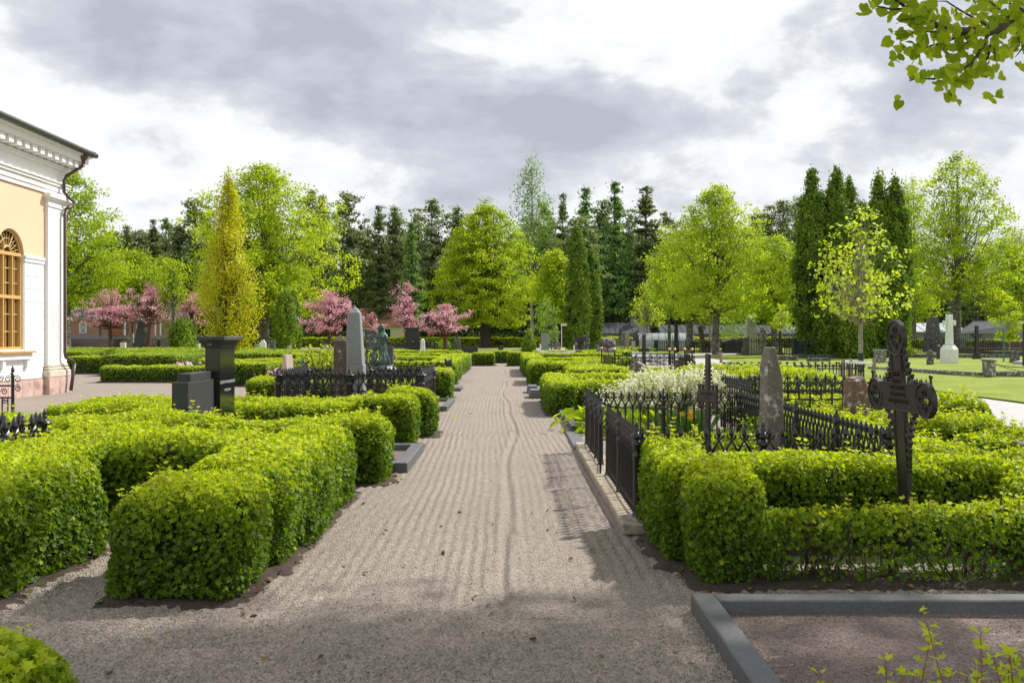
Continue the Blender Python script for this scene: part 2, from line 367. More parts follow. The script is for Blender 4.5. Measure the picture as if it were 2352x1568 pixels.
def leafcloud(name, mat, parent, P, N, size, v, tmpl=QUAD, loc=None, g=rng, long=1.0):
    P = np.asarray(P, float); n = len(P); N = unit(np.asarray(N, float))
    A = unit(np.cross(N, g.normal(size=(n, 3)))); B = np.cross(N, A)
    size = np.broadcast_to(np.asarray(size, float), (n,))[:, None, None]
    t, fs = tmpl; t = t * np.array([1, long, 1])
    V = P[:, None, :] + size * (t[None, :, 0:1] * A[:, None, :] + t[None, :, 1:2] * B[:, None, :] + t[None, :, 2:3] * N[:, None, :])
    k = len(t); fl = np.concatenate([np.array(f) for f in fs]); ln = np.array([len(f) for f in fs])
    L = (np.arange(n)[:, None] * k + fl[None, :]).ravel()
    LT = np.tile(ln, n); LS = np.concatenate([[0], np.cumsum(LT)[:-1]])
    me = bpy.data.meshes.new(name); me.vertices.add(n * k); me.vertices.foreach_set('co', V.ravel())
    me.loops.add(len(L)); me.loops.foreach_set('vertex_index', L.astype(np.int32))
    me.polygons.add(len(LT)); me.polygons.foreach_set('loop_start', LS.astype(np.int32)); me.polygons.foreach_set('loop_total', LT.astype(np.int32))
    at = me.attributes.new('v', 'FLOAT', 'FACE'); at.data.foreach_set('value', np.repeat(np.clip(v, 0, 1), len(fs)).astype(np.float32))
    me.materials.append(M[mat]); me.update(calc_edges=True)
    o = bpy.data.objects.new(name, me); COL.objects.link(o)
    if parent: o.parent = parent
    if loc is not None: o.location = loc
    return o
_ph = rng.uniform(0, 6.28, (12, 3)); _fr = rng.uniform(.6, 1.8, (12, 3)) * np.sign(rng.normal(size=(12, 3)))
def wob(P, f=1.0):
    s = 0
    for i in range(6): s = s + np.sin((P * _fr[i] * f).sum(1) * (1 + .35 * i) + _ph[i, 0]) / (1 + .3 * i)
    return s / 3.2

# ------------------------------------------------------------------ hedges
SOIL = []
def hedge(label, boxes, leaf=.045, dens=2400, cat='hedge', group=None, mat='hedge', shoots=0, sh=.1, core=True, tmpl=NEARLEAF, amp=.035, r=.13, name='hedge', soil=True, seed=1, backf=.3, vtop=.85, vside=.24, stems=False):
    g = np.random.default_rng(seed)
    x0 = min(b[0] for b in boxes); x1 = max(b[1] for b in boxes); y0 = min(b[2] for b in boxes); y1 = max(b[3] for b in boxes)
    c = np.array([(x0 + x1) / 2, (y0 + y1) / 2, 0]); t = thing(name, label, cat, tuple(c), 0, group)
    PP = []; NN = []; VV = []; TP = []
    for bi, b in enumerate(boxes):
        lo = np.array([b[0], b[2], .04]); hi = np.array([b[1], b[3], b[4]]); L = hi - lo
        for ax, sg, dn in ((2, 1, 1.0), (0, -1, 1), (0, 1, 1), (1, -1, 1), (1, 1, backf)):
            o = [i for i in range(3) if i != ax]; area = L[o[0]] * L[o[1]]; n = int(area * dens * dn * (b[5] if len(b) > 5 else 1))
            if n < 1: continue
            q = lo + g.random((n, 3)) * L; q[:, ax] = hi[ax] if sg > 0 else lo[ax]
            rr = min(r, L[0] * .45, L[1] * .45)
            il = lo + rr; ih = hi - rr; il[2] = lo[2]; qc = np.clip(q, il, ih); d = q - qc; ln = np.linalg.norm(d, axis=1, keepdims=True)
            nn = d / np.maximum(ln, 1e-6); p = qc + nn * rr
            p = p + nn * (wob(p, 2.6)[:, None] * amp + wob(p, 9)[:, None] * amp * .35 + wob(p, 1.0)[:, None] * amp * 1.0 - np.abs(g.normal(size=(n, 1))) * .055 + .02)
            p[:, :2] -= nn[:, :2] * (np.clip(.30 - p[:, 2:3], 0, .3) * .08)
            keep = (wob(p, 7.0) + g.normal(size=n) * .45) > -.62
            for bj, e in enumerate(boxes):
                if bj != bi: keep &= ~((p[:, 0] > e[0] + .06) & (p[:, 0] < e[1] - .06) & (p[:, 1] > e[2] + .06) & (p[:, 1] < e[3] - .06) & (p[:, 2] < e[4] - .05))
            p = p[keep]; nn = nn[keep]; zt = np.clip(p[:, 2] / b[4], 0, 1)
            PP.append(p); NN.append(nn)
            VV.append(vside + (vtop - vside) * zt ** 3 + g.normal(size=len(p)) * .17 + wob(p, 3.3) * .07)  # tops yellower as new growth; sides coloured darker to deepen their shade
            if ax == 2 and shoots:
                k = int(area * shoots * .8); i = g.integers(0, len(p), k * 2); i = i[(wob(p[i], 4.0) + g.normal(size=k * 2) * .4) > 0][:k]; TP.append(p[i])
    P = np.concatenate(PP) - c; N = np.concatenate(NN); V = np.concatenate(VV)
    Nf = N * .7 + np.array([.1, -.1, .45]) + g.normal(size=N.shape) * .75
    S = leaf * g.uniform(.5, 1.3, len(P))
    if TP:
        TP = np.concatenate(TP) - c; mb = MB(); LP = []; LN = []; LV = []
        for p in TP:
            h = sh * (g.uniform(.15, .75) if g.random() > .12 else g.uniform(.8, 1.4)); top = p + np.array([g.normal() * .22 * h, g.normal() * .22 * h, h])
            mb.tube([p - np.array([0, 0, .05]), top], [.0028, .0015], 3, False)
            m_ = max(2, int(h / .03)); a = g.uniform(0, 6.28)
            for i in range(m_):
                f = (i + 1) / m_; a += 1.4
                for sg in (0, 3.14):
                    dd = np.array([math.cos(a + sg), math.sin(a + sg), .5 * f]); LP.append(p + (top - p) * f + dd * leaf * .42); LN.append(np.array([-dd[0] * .6 + g.normal() * .3, -dd[1] * .6 + g.normal() * .3, 1.0])); LV.append(.70 + .25 * f + g.normal() * .06)
        P = np.concatenate([P, LP]); Nf = np.concatenate([Nf, LN]); S = np.concatenate([S, leaf * g.uniform(.6, 1.15, len(LP))]); V = np.concatenate([V, LV])
        props(mb.build('shoots', 'twig', t), kind='stuff')
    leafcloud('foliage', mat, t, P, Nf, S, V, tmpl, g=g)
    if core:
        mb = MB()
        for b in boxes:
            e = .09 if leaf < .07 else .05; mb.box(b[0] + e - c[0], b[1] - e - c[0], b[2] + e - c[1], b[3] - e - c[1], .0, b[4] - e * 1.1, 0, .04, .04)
        mb.build('branches', 'core', t)  # solid dark boxes, their colour standing in for shade between the leaves
    if stems:
        mb = MB()
        for b in boxes:
            for _ in range(int((b[1] - b[0]) * (b[3] - b[2]) * stems)):
                x = g.uniform(b[0] + .1, b[1] - .1) - c[0]; y = g.uniform(b[2] + .1, b[3] - .1) - c[1]; z = 0; pts = [(x, y, 0)]
                for k in range(4): x += g.normal() * .04; y += g.normal() * .04; z += b[4] * .22; pts.append((x, y, z))
                mb.tube(pts, [.008, .007, .006, .004, .003], 4, False)
        props(mb.build('stems', 'stem', t), kind='stuff')
    if soil: SOIL.extend([(b[0], b[1], b[2], b[3]) for b in boxes])
    return t

# ================================================================== ground
def sheet(name, polys, z, mat, kind='structure'):
    mb = MB()
    for p in polys: mb._add([(x, y, z) for x, y in p], [tuple(range(len(p)))])
    return props(mb.build(name, mat), kind=kind)
def rect(x0, x1, y0, y1): return [(x0, y0), (x1, y0), (x1, y1), (x0, y1)]
# lawn to the horizon, with low mounds on the right
def lawn_h(x, y):
    h = .16 * np.exp(-(((x - 20) / 5) ** 2 + ((y - 52) / 6) ** 2)) + .14 * np.exp(-(((x - 25) / 5) ** 2 + ((y - 44) / 4) ** 2)) + .12 * np.exp(-(((x - 30) / 4) ** 2 + ((y - 62) / 6) ** 2)) + .12 * np.exp(-(((x - 17) / 3) ** 2 + ((y - 33) / 3) ** 2))
    return h + .03 * np.sin(x * .7 + 1) * np.sin(y * .31) * (x > 13.2)
def grid_mesh(name, xs, ys, fn, mat, kind='structure'):
    X, Y = np.meshgrid(xs, ys); Z = fn(X, Y); nx, ny = len(xs), len(ys)
    V = np.stack([X, Y, Z], -1).reshape(-1, 3)
    i = np.arange((nx - 1) * (ny - 1)); a = (i // (nx - 1)) * nx + i % (nx - 1)
    Fc = np.stack([a, a + 1, a + nx + 1, a + nx], 1)
    return V, Fc
def grid_obj(name, grids, mat, kind='structure', smooth=True):
    VV = []; FF = []; b = 0
    for V, Fc in grids: VV.append(V); FF.append(Fc + b); b += len(V)
    V = np.concatenate(VV); Fc = np.concatenate(FF); me = bpy.data.meshes.new(name)
    me.vertices.add(len(V)); me.vertices.foreach_set('co', V.ravel()); me.loops.add(Fc.size); me.loops.foreach_set('vertex_index', Fc.ravel().astype(np.int32))
    me.polygons.add(len(Fc)); me.polygons.foreach_set('loop_start', (np.arange(len(Fc)) * 4).astype(np.int32)); me.polygons.foreach_set('loop_total', np.full(len(Fc), 4, np.int32))
    me.polygons.foreach_set('use_smooth', np.full(len(Fc), smooth)); me.materials.append(M[mat]); me.update(calc_edges=True)
    o = bpy.data.objects.new(name, me); COL.objects.link(o); return props(o, kind=kind)
sheet('ground', [rect(-1500, 1500, -200, 2500)], -.10, 'grass')
grid_obj('lawn', [grid_mesh('', np.linspace(13.0, 140, 200), np.linspace(6, 140, 200), lambda x, y: lawn_h(x, y) - .02, ''),
                  grid_mesh('', np.linspace(-120, 13.0, 30), np.linspace(64, 140, 20), lambda x, y: x * 0 - .02, '')], 'grass')
sheet('gravel_ground', [rect(-70, 12.0, -8, 64)], -.035, 'gravel')
# light gravel drive before the far hedge, asphalt road on the right
sheet('far_path', [[(-80, 118), (16, 118), (16, 131), (-80, 131)]], -.004, 'gravel')
L_ = [(8.8, -4), (9.0, 10), (9.1, 22), (9.3, 33), (9.4, 47), (9.2, 60), (7.5, 80), (5, 100), (2, 118)]
R_ = [(12.0, -4), (12.2, 10), (12.4, 22), (12.5, 33), (12.7, 47), (13.9, 54), (15.2, 75), (14.4, 84), (12.0, 100), (9, 118)]
mbr = MB(); mbr._add([(x, y, .012) for x, y in L_] + [(x, y, .012) for x, y in reversed(R_)], [tuple(range(len(L_) + len(R_)))])
mbr._add([(x, y, .012) for x, y in [(9.3, 84), (14.4, 84), (24, 91), (45, 96), (45, 93.5), (26, 88), (15.2, 78)]], [tuple(range(7))])
mbr._add([(x, y, .012) for x, y in [(28, 50), (60, 44), (60, 47), (30, 53.5)]], [(0, 1, 2, 3)])
props(mbr.build('asphalt_road', 'asphalt'), kind='structure')

# raked gravel path: real furrows
def path_c(y): return -.02 * y
def gh(x, y):
    u = x - path_c(y); e = np.clip((6.1 - y) / 1.6, 0, 1); e = e * e * (3 - 2 * e)
    e = np.maximum(e, np.clip((-2.35 - x) / .5, 0, 1))
    wv = .04 * np.sin(y * .35 + 1) + .006 * np.sin(y * 1.7) + .004 * np.sin(y * 5.1 + x * 2)
    f1 = np.sin(2 * np.pi * (u + wv) / .088 + .8 * np.sin(u * 3)) * (.50 + .35 * np.sin(u * 4 + y * .35) + .3 * np.sin(y * 1.1 - u * 7)) * np.clip(1.15 - y * .02, .35, 1)
    q = y - .10 * (x + 1) ** 2 * np.sign(x + 1) * .5 + .05 * np.sin(x * 1.7)
    f2 = np.sin(2 * np.pi * q / .125 + .6 * np.sin(x * 2.3)) * (.7 + .3 * np.sin(x * 1.3 + y * 2))
    lum = .004 * np.sin(x * 31 + y * 17) * np.sin(y * 27 - x * 13) + .003 * np.sin(x * 57 - y * 41)
    z = (1 - e) * np.sign(f1) * np.abs(f1) ** .6 * .0072 + e * np.sign(f2) * np.abs(f2) ** .7 * .024 + lum
    rx = .10 + .09 * np.sin(y * .33 + 2.2) + .04 * np.sin(y * .9) - .01 * y         # wheel rut
    z = z - (1 - e) * .021 * np.exp(-((x - rx - .0) / .03) ** 2) + (1 - e) * .012 * np.exp(-((x - rx - .07) / .035) ** 2) + (1 - e) * .010 * np.exp(-((x - rx + .07) / .04) ** 2)
    return z + .012 * np.sin(x * 1.1) * np.sin(y * .5)
def gy(a, b, k): 
    ys = [a]
    while ys[-1] < b: ys.append(ys[-1] + max(.03, (ys[-1]) ** 1.5 * k))
    ys[-1] = b; return np.array(ys)
yA = gy(2.0, 50, .0028)
def warp(V):
    V = V.copy(); V[:, 0] += 0; return V
gA = grid_mesh('', np.linspace(-2.5, 1.3, 201), yA, gh, ''); gA[0][:, 2] -= .0
yB = yA[yA < 9.0]
gB = grid_mesh('', np.linspace(-9, -2.5, 190), yB, gh, '')
gC = grid_mesh('', np.linspace(1.30, 9.0, 190), yA[yA < 5.95], gh, '')
grid_obj('gravel_path', [gA, gB, gC], 'gravel')

# ================================================================== front hedges
HG = 'alpine currant hedges round the grave plots'
hedge('L-shaped hedge corner bulging into the bend of the raked gravel path', [(-2.55, -1.68, 5.62, 6.5, .68), (-2.32, -1.6, 6.35, 9.55, .74)], .040, 5200, group=HG, shoots=70, sh=.11, seed=2, r=.2, amp=.05)
hedge('hedge cut off by the left edge of the photo, left of the narrow gravel gap', [(-4.2, -3.1, 5.5, 7.0, .76), (-4.35, -3.45, 6.8, 9.3, .76)], .040, 4600, group=HG, shoots=75, sh=.14, seed=3, r=.2, amp=.05)
hedge('cross hedge closing the back of the small front-left plot', [(-3.5, -2.25, 7.7, 8.6, .75)], .040, 4200, group=HG, shoots=75, sh=.12, seed=4, r=.18, amp=.05)
hedge('long cross hedge directly in front of the black pillar monument', [(-6.6, -1.38, 9.95, 10.75, .72)], .044, 3200, group=HG, shoots=60, sh=.12, seed=5, r=.2, amp=.05)
hedge('low hedge behind the short left iron fence, before the church forecourt', [(-7.2, -4.4, 9.0, 9.6, .66)], .05, 2000, group=HG, shoots=50, sh=.12, seed=55, r=.2, amp=.05)
hedge('hedge just behind the black pillar gravestone, its end rounded at the path', [(-2.3, -1.42, 13.2, 14.0, .76), (-6.9, -2.2, 13.2, 14.0, .64)], .048, 2600, group=HG, shoots=35, sh=.1, seed=6, r=.2, amp=.05)
hedge('hedge in front of the lattice iron fence round the two obelisks', [(-2.1, -1.28, 14.9, 15.75, .76), (-7.2, -2.0, 14.9, 15.75, .60)], .050, 2400, group=HG, shoots=30, sh=.1, seed=7, r=.2, amp=.05)
hedge('hedge with a sparse low front behind the dark slate kerb, round the big iron cross',
      [(1.08, 1.60, 6.5, 8.1, .76), (1.20, 1.66, 5.92, 6.7, .73), (1.60, 3.7, 5.98, 6.36, .50, .38), (3.6, 5.3, 5.95, 6.42, .60, .5)], .040, 4700, group=HG, shoots=60, sh=.13, seed=8, r=.16, amp=.05, core=False, stems=60, backf=.8)
hedge('thick hedge between the big iron cross and the tall fleur-de-lis fence', [(1.55, 4.9, 7.1, 7.7, .655)], .041, 4200, group=HG, shoots=60, sh=.12, seed=9, r=.18, amp=.05)
hedge('hedge between the big iron cross and the low lichened wall', [(3.75, 4.7, 6.4, 7.7, .58)], .042, 3800, group=HG, shoots=70, sh=.14, seed=10, r=.18, amp=.06)
hedge('broad sunlit hedge right of the fleur-de-lis fence, reaching the red boulder stone', [(3.5, 4.7, 8.6, 13.2, .56), (4.7, 6.2, 11.4, 12.4, .58)], .047, 2900, group=HG, shoots=70, sh=.15, seed=11, r=.2, amp=.07)
hedge('bushy hedge right of the scalloped fence, beside the asphalt road', [(5.95, 6.9, 12.9, 13.8, .74)], .055, 1700, group=HG, shoots=50, sh=.16, seed=12, r=.3, amp=.1)
hedge('hedge behind the lichened wall at the right edge of the photo', [(4.9, 8.6, 9.5, 10.3, .60)], .047, 2800, group=HG, shoots=60, sh=.2, seed=13, r=.2, amp=.08)
hedge('blurred shoots of the hedge at the bottom right corner of the photo', [(.75, 2.2, 1.75, 2.45, .70)], .030, 5000, group=HG, shoots=120, sh=.28, seed=14, r=.12, amp=.02)
hedge('blurred tip of the hedge at the bottom left corner of the photo', [(-2.6, -1.20, 1.95, 2.68, .83)], .031, 6500, group=HG, shoots=70, sh=.10, seed=15, r=.25, amp=.03)
hedge('shrub planted inside the scalloped fence before the road', [(4.2, 6.2, 14.9, 15.9, .62)], .06, 1300, cat='shrub', name='shrub', shoots=20, seed=56, r=.3, amp=.1, soil=False)
# along the path, left
def H(label, boxes, seed, leaf=.07, dens=1100, **k): return hedge(label, boxes, leaf, dens, group=HG, seed=seed, r=.2, amp=.05, tmpl=QUAD, **k)
H('short hedge block at the path just right of the lattice fence corner', [(-2.15, -1.55, 23.2, 24.6, .78)], 20, .06, 1700, shoots=20)
H('hedge between the lattice fence and the fence with little crosses', [(-6.5, -2.2, 22.0, 22.8, .60)], 21, .06, 1300, shoots=15)
H('hedge behind the fence with little crosses, meeting the path', [(-7.5, -1.9, 31, 32, .78), (-3.0, -2.0, 31.5, 36, .78)], 22)
H('hedge along the left of the path toward its far end', [(-3.2, -2.15, 37.5, 47, .78), (-9, -2.6, 40, 41, .74)], 23, .08, 900)
H('hedge crossing the left half of the path end', [(-2.3, -.98, 51.5, 52.6, .72)], 24, .08, 900)
H('hedge seen through the gap at the path end', [(-1.15, .1, 56.5, 57.5, .74)], 25, .08, 800)
H('hedge crossing the right half of the path end', [(-.27, .62, 50, 51.5, .78)], 26, .08, 900)
H('hedge behind the pale wedge stone, left of the airy shrub', [(-12.5, -5.0, 36, 37, .74), (-9.8, -8.2, 30.5, 33.2, .76)], 27)
H('hedge row in front of the grey headstones beyond the airy shrub', [(-16, -3.2, 45.5, 46.6, .78)], 28, .09, 800)
H('hedge row left of the path beyond the bronze statue', [(-14, -3.0, 55, 56.2, .78)], 29, .09, 750)
H('lowest hedge behind the tulip bed, left of the golden oak', [(-22, -16.2, 45, 46.2, .78), (-20, -15.8, 40.5, 41.5, .76)], 30, .08, 850)
H('big clipped hedge block beyond the gravel forecourt, right of two round bushes', [(-17.5, -14.2, 38.5, 43.8, .86)], 31, .08, 1000, mat='hedge_dark')
H('clipped hedge behind the tulips, right of the big clipped block', [(-14.6, -11.0, 43.8, 48, .84)], 32, .08, 900, mat='hedge_dark')
H('rounded clipped bush nearest the church downpipe', [(-21.5, -19.8, 42, 45.5, .95)], 33, .08, 1000, mat='hedge_dark')
H('small round clipped bush second from the church downpipe', [(-20.0, -18.5, 44.5, 47, .85)], 34, .08, 1000, mat='hedge_dark')
H('long flat-topped hedge running behind the clipped bushes and blocks', [(-30, -13.5, 52, 56, .82), (-20, -12, 48.5, 51.5, .8)], 35, .10, 600, mat='hedge_dark')
H('far low hedge below the cherry trees', [(-37, -17, 61, 64, .82)], 36, .11, 500, mat='hedge_dark')
H('hedge strip in front of the golden oak, beside the tulips', [(-15, -9.5, 33, 34, .55)], 37)
# along the path, right
H('hedge with a square end at the path, before the white spirea', [(.74, 1.35, 18.7, 23.4, .70), (.8, 3.1, 18.9, 19.8, .66), (1.2, 4.4, 22.8, 23.8, .68)], 40, .06, 1600, shoots=22)
H('second hedge from the spirea toward the path end, on the right', [(.58, 1.25, 30.4, 34.2, .76), (1.1, 3.4, 30.4, 31.4, .76), (1.1, 4.6, 33.6, 34.6, .74)], 41)
H('hedge at the far right stretch of the path, below the white tape', [(.46, 1.3, 36.8, 46, .80), (1.3, 5.0, 37.2, 38.3, .76), (1.3, 5.5, 44.5, 45.6, .8)], 42, .08, 900)
H('hedge before the thuja pair', [(1.2, 7.0, 53, 54.2, .80)], 43, .09, 800)
H('leafy hedge in front of the fence with gilt balls', [(1.6, 3.3, 25.6, 28.4, .74)], 44, .07, 1100)
hedge('fresh green perennials inside the fence with gilt balls', [(3.3, 6.6, 26.5, 30.5, .50)], .10, 700, cat='planting', name='perennial_bed', tmpl=QUAD, amp=.15, r=.3, seed=45, vside=.5)
hedge('light shrubbery behind the white spirea, left of the road', [(4.3, 7.4, 20, 24.5, .75)], .07, 900, cat='shrub', name='shrub', tmpl=QUAD, amp=.18, r=.4, seed=46)
hedge('green bush between the spirea and the tall inscribed obelisk', [(4.6, 7.8, 17.6, 19.4, .68)], .06, 1000, cat='shrub', name='shrub', tmpl=QUAD, amp=.15, r=.35, seed=47)
# clipped far hedges
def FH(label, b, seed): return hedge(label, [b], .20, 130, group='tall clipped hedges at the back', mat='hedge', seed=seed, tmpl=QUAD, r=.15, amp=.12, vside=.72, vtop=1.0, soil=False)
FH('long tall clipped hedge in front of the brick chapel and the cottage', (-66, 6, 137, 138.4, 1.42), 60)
FH('tall clipped hedge stretching before the grey sheds, right of the thuja pair', (12.5, 43.5, 131, 132.4, 1.38), 61)
FH('bright clipped hedge before the gabled grey shed at the right edge', (52, 66, 103, 104.4, 1.2), 62)
FH('clipped hedge behind the dark obelisk, before the pale-roofed building', (45, 53.5, 117, 118.2, 1.2), 63)
FH('small clipped hedge end beside the church corner, left of the dark pointed monument', (-66, -57.5, 117, 118.5, 1.6), 64)

def soil_grid(a, b, c, d):
    m = .14; nx = max(4, int((b - a + 2 * m) / .07)); ny = max(4, int((d - c + 2 * m) / .07))
    if c > 12: nx = min(nx, 40); ny = min(ny, 24)
    def f(x, y):
        e = np.minimum(np.minimum(x - a, b - x), np.minimum(y - c, d - y)) + .05 + .045 * np.sin(x * 9 + y * 4) * np.sin(y * 11 - x * 3) + .02 * np.sin(x * 31) * np.sin(y * 29)
        return np.clip(e * .5, -.07, .03) + .004 * np.sin(x * 47 + y * 31)
    return grid_mesh('', np.linspace(a - m, b + m, nx), np.linspace(c - m, d + m, ny), f, '')
grid_obj('soil', [soil_grid(*q) for q in SOIL], 'soil')

# ================================================================== kerbs and gravel graves
def kerb_frame(label, x0, x1, y0, y1, h, wd, mat, fill, group='grave kerb frames', top=.025, front=True):
    cx, cy = (x0 + x1) / 2, (y0 + y1) / 2; t = thing('grave_frame', label, 'grave', (cx, cy, 0), 0, group); X, Y = (x1 - x0) / 2, (y1 - y0) / 2
    mb = MB(); mb.box(-X, -X + wd, -Y, Y, -.03, h); mb.box(-X + wd + .003, X - wd - .003, Y - wd, Y, -.03, h - .004); mb.box(X - wd, X, -Y, Y, -.03, h)
    if front: mb.box(-X + wd + .003, X - wd - .003, -Y, -Y + wd, -.03, h - .004)
    mb.build('kerb', mat, t, bevel=.008)
    n = 40; V, Fc = grid_mesh('', np.linspace(-X + wd, X - wd, max(8, int((x1 - x0) / .06))), np.linspace(-Y + wd, Y - wd, max(8, int((y1 - y0) / .03))), lambda x, y: top + .006 * np.sin(y * 70 + np.sin(x * 2)) + .012 * np.sin(x * 3.1 + 1) * np.sin(y * 2.2) - .0 * x, '')
    o = grid_obj('gravel_fill', [(V, Fc)], fill, kind=None); o.parent = t; return t
kerb_frame('dark slate kerb frame round a raked gravel grave, nearest the viewer', 1.07, 6.5, 2.6, 5.45, .115, .135, 'kerb_stone', 'gravel_dark')
kerb_frame('long polished slate kerb left of the path, between two hedge ends', -2.6, -1.26, 10.95, 13.0, .13, .16, 'kerb_stone', 'gravel_dark')
kerb_frame('low grey kerb left of the path beside the lattice fence', -2.3, -1.42, 19.9, 22.6, .12, .14, 'kerb_stone', 'gravel')
kerb_frame('tan raked grave with a grey kerb, nearest the fleur-de-lis fence on its far side', 1.0, 2.3, 15.4, 17.6, .14, .13, 'dark_lichen', 'gravel_tan')
kerb_frame('pink gravel grave with a moulded dark kerb, just beyond the tan one', .96, 3.0, 17.75, 18.75, .15, .12, 'kerb_stone', 'gravel')
for i, (x, y) in enumerate([(.62, 24.6), (.6, 26.6)]):
    mb = MB(); mb.box(-.16, .16, -.5, .5, 0, .16); mb.box(-.13, .13, -.46, .46, .16, .22)
    single(mb, 'kerb_block', 'kerb_stone', ['nearer slate kerb block at the path, beside the hedge end', 'farther slate kerb block at the path, beside the hedge end'][i], 'kerb', (x, y, 0), group='slate kerb blocks', bevel=.01)
mb = MB(); mb.box(-.6, .5, -.75, .75, 0, .09); single(mb, 'kerb_block', 'kerb_stone', 'pale flat kerb stone at the path left, between two hedge ends', 'kerb', (-2.05, 28.2, 0), bevel=.01)
mb = MB()
for i in range(9):
    y = -2.9 + i * .645; g = random.uniform(-.006, .006); mb.box(-.13 + g, .17 + g, y, y + .638, 0, .095 + random.uniform(-.006, .006))
single(mb, 'stone_kerb', 'kerb_beige', 'rough sandstone kerb carrying the fleur-de-lis fence along the path', 'kerb', (1.05, 10.45, 0), bevel=.012)
mb = MB(); mb.box(-.1, .1, -1.2, 1.2, 0, .05); single(mb, 'kerb_block', 'kerb_stone', 'narrow sunken kerb strip between the sandstone kerb and the tan grave', 'kerb', (1.0, 14.4, 0), bevel=.01)
mb = MB()
# lichened wall block at the right edge
t = thing('stone_wall', 'low lichen-spotted stone wall at the right edge, sunk in the hedges', 'wall', (5.2, 8.95, 0), R(-18))
MB().box(-.42, -.2, -.12, .14, 0, .46).box(-.197, 1.6, -.16, .16, 0, .56, 0, .03, .02).build('blocks', 'dark_lichen', t, bevel=.02)
MB().box(-.21, 1.62, -.18, .18, .562, .60).build('coping', 'dark_lichen', t, bevel=.01)

# ================================================================== iron fences
def fleur(mb, x, y, z, s=1.0):
    mb.lathe([(.003, -.01), (.009, 0), (.006, .01), (.012, .022), (.017, .036), (.011, .055), (.002, .074)], (x, y, z), 7, s, s) if s == 1 else mb.lathe([(.003 * s, -.01 * s), (.009 * s, 0), (.006 * s, .01 * s), (.012 * s, .022 * s), (.017 * s, .036 * s), (.011 * s, .055 * s), (.002 * s, .074 * s)], (x, y, z), 7)
def fleur_lobes(mb, a, d, z, s):
    for sg in (-1, 1):
        p = [a + d * (sg * .004 * s) + Vector((0, 0, z + .004 * s)), a + d * (sg * .022 * s) + Vector((0, 0, z + .014 * s)), a + d * (sg * .027 * s) + Vector((0, 0, z + .030 * s)), a + d * (sg * .017 * s) + Vector((0, 0, z + .026 * s))]
        mb.tube(p, [.006 * s, .008 * s, .007 * s, .003 * s], 5)
def ogee_run(mb, p0, p1, s=.115, zb=.10, zs=.56, za=.69, k=1.0, double=False, fs=1.15, r=.0095):
    "run of pickets whose pointed arches carry fleurs-de-lis"
    p0, p1 = Vector((*p0, 0)), Vector((*p1, 0)); L = (p1 - p0).length; n = max(2, round(L / s)); d = (p1 - p0) / L; st = L / n; Z = Vector((0, 0, 1))
    for i in range(n + 1):
        a = p0 + d * st * i
        if 0 < i < n:
            mb.tube([a + Z * .03, a + Z * zs], [r, r], 6)
            for z in (zb + .05, zs - .05, zs - .02, zs): mb.tube([a + Z * (z - .006), a + Z * (z + .006)], [r * 1.75] * 2, 6)
            mb.lathe([(.002, -.03), (r * 1.3, -.015), (r, 0)], (a.x, a.y, .05), 6)
        if i < n:
            b = a + d * st; m = (a + b) / 2
            for q, sg in ((a, 1), (b, -1)):
                mb.tube([q + Z * zs, q + d * (sg * st * .10) + Z * (zs + (za - zs) * .38), q + d * (sg * st * .28) + Z * (zs + (za - zs) * .66), q + d * (sg * st * .5) + Z * za], [r * .95] * 4, 5)
            if double:
                for q, sg in ((a, 1), (b, -1)):
                    mb.tube([q + Z * (zs - .11), q + d * (sg * st * .10) + Z * (zs - .06), q + d * (sg * st * .28) + Z * (zs - .03), q + d * (sg * st * .5) + Z * (zs + .02)], [r * .8] * 4, 5)
            fleur(mb, m.x, m.y, za + .004, fs * 1.0001); fleur_lobes(mb, m, d, za, fs)
    mb.tube([p0 + Z * zb, p1 + Z * zb], r * .9, 6); mb.tube([p0 + Z * (zs + .004), p1 + Z * (zs + .004)], r * .55, 4)
    if double:
        for i in range(n + 1):
            a = p0 + d * st * i; fleur(mb, a.x, a.y, za + .06, fs * .9); mb.tube([a + Z * zs, a + Z * (za + .06)], r * .7, 5); fleur_lobes(mb, a, d, za + .06, fs * .9)
def post_mb(h=.9, r=.024, n=8, k=1.0):
    b = h - .23
    return MB().lathe([(r * 1.9, 0), (r * 1.9, .02), (r * 1.5, .035), (r * 1.15, .06), (r, .08), (r, b - .1), (r * 1.3, b - .09), (r * 1.3, b - .07), (r, b - .06), (r, b), (r * 1.35, b + .01), (r * 1.5, b + .03), (r * .8, b + .045), (r * .7, b + .075),
                       (r * 1.9, b + .085), (r * 1.75, b + .10), (r * 1.0, b + .125), (r * .6, b + .135), (r * .8, b + .15), (r * .65, b + .165), (r * .45, b + .172), (r * .62, b + .182), (.003, h)], (0, 0, 0), n)
def fence(label, loc, runs, posts, h=.9, run=ogee_run, group=None, pr=.024, mat='iron', name='iron_fence', rz=0, pz=0, **kw):
    t = thing(name, label, 'fence', (*loc, pz), rz, group)
    for a, b in runs:
        mb = MB(); run(mb, a, b, **kw); mb.build('panel', mat, t, smooth=False)
    p0 = None
    for p in posts:
        if p0 is None: p0 = post_mb(h, pr).build('post', mat, t, smooth=True, loc=(p[0], p[1], 0))
        else:
            o = p0.copy(); COL.objects.link(o); o.parent = t; o.location = (p[0], p[1], 0)
    return t
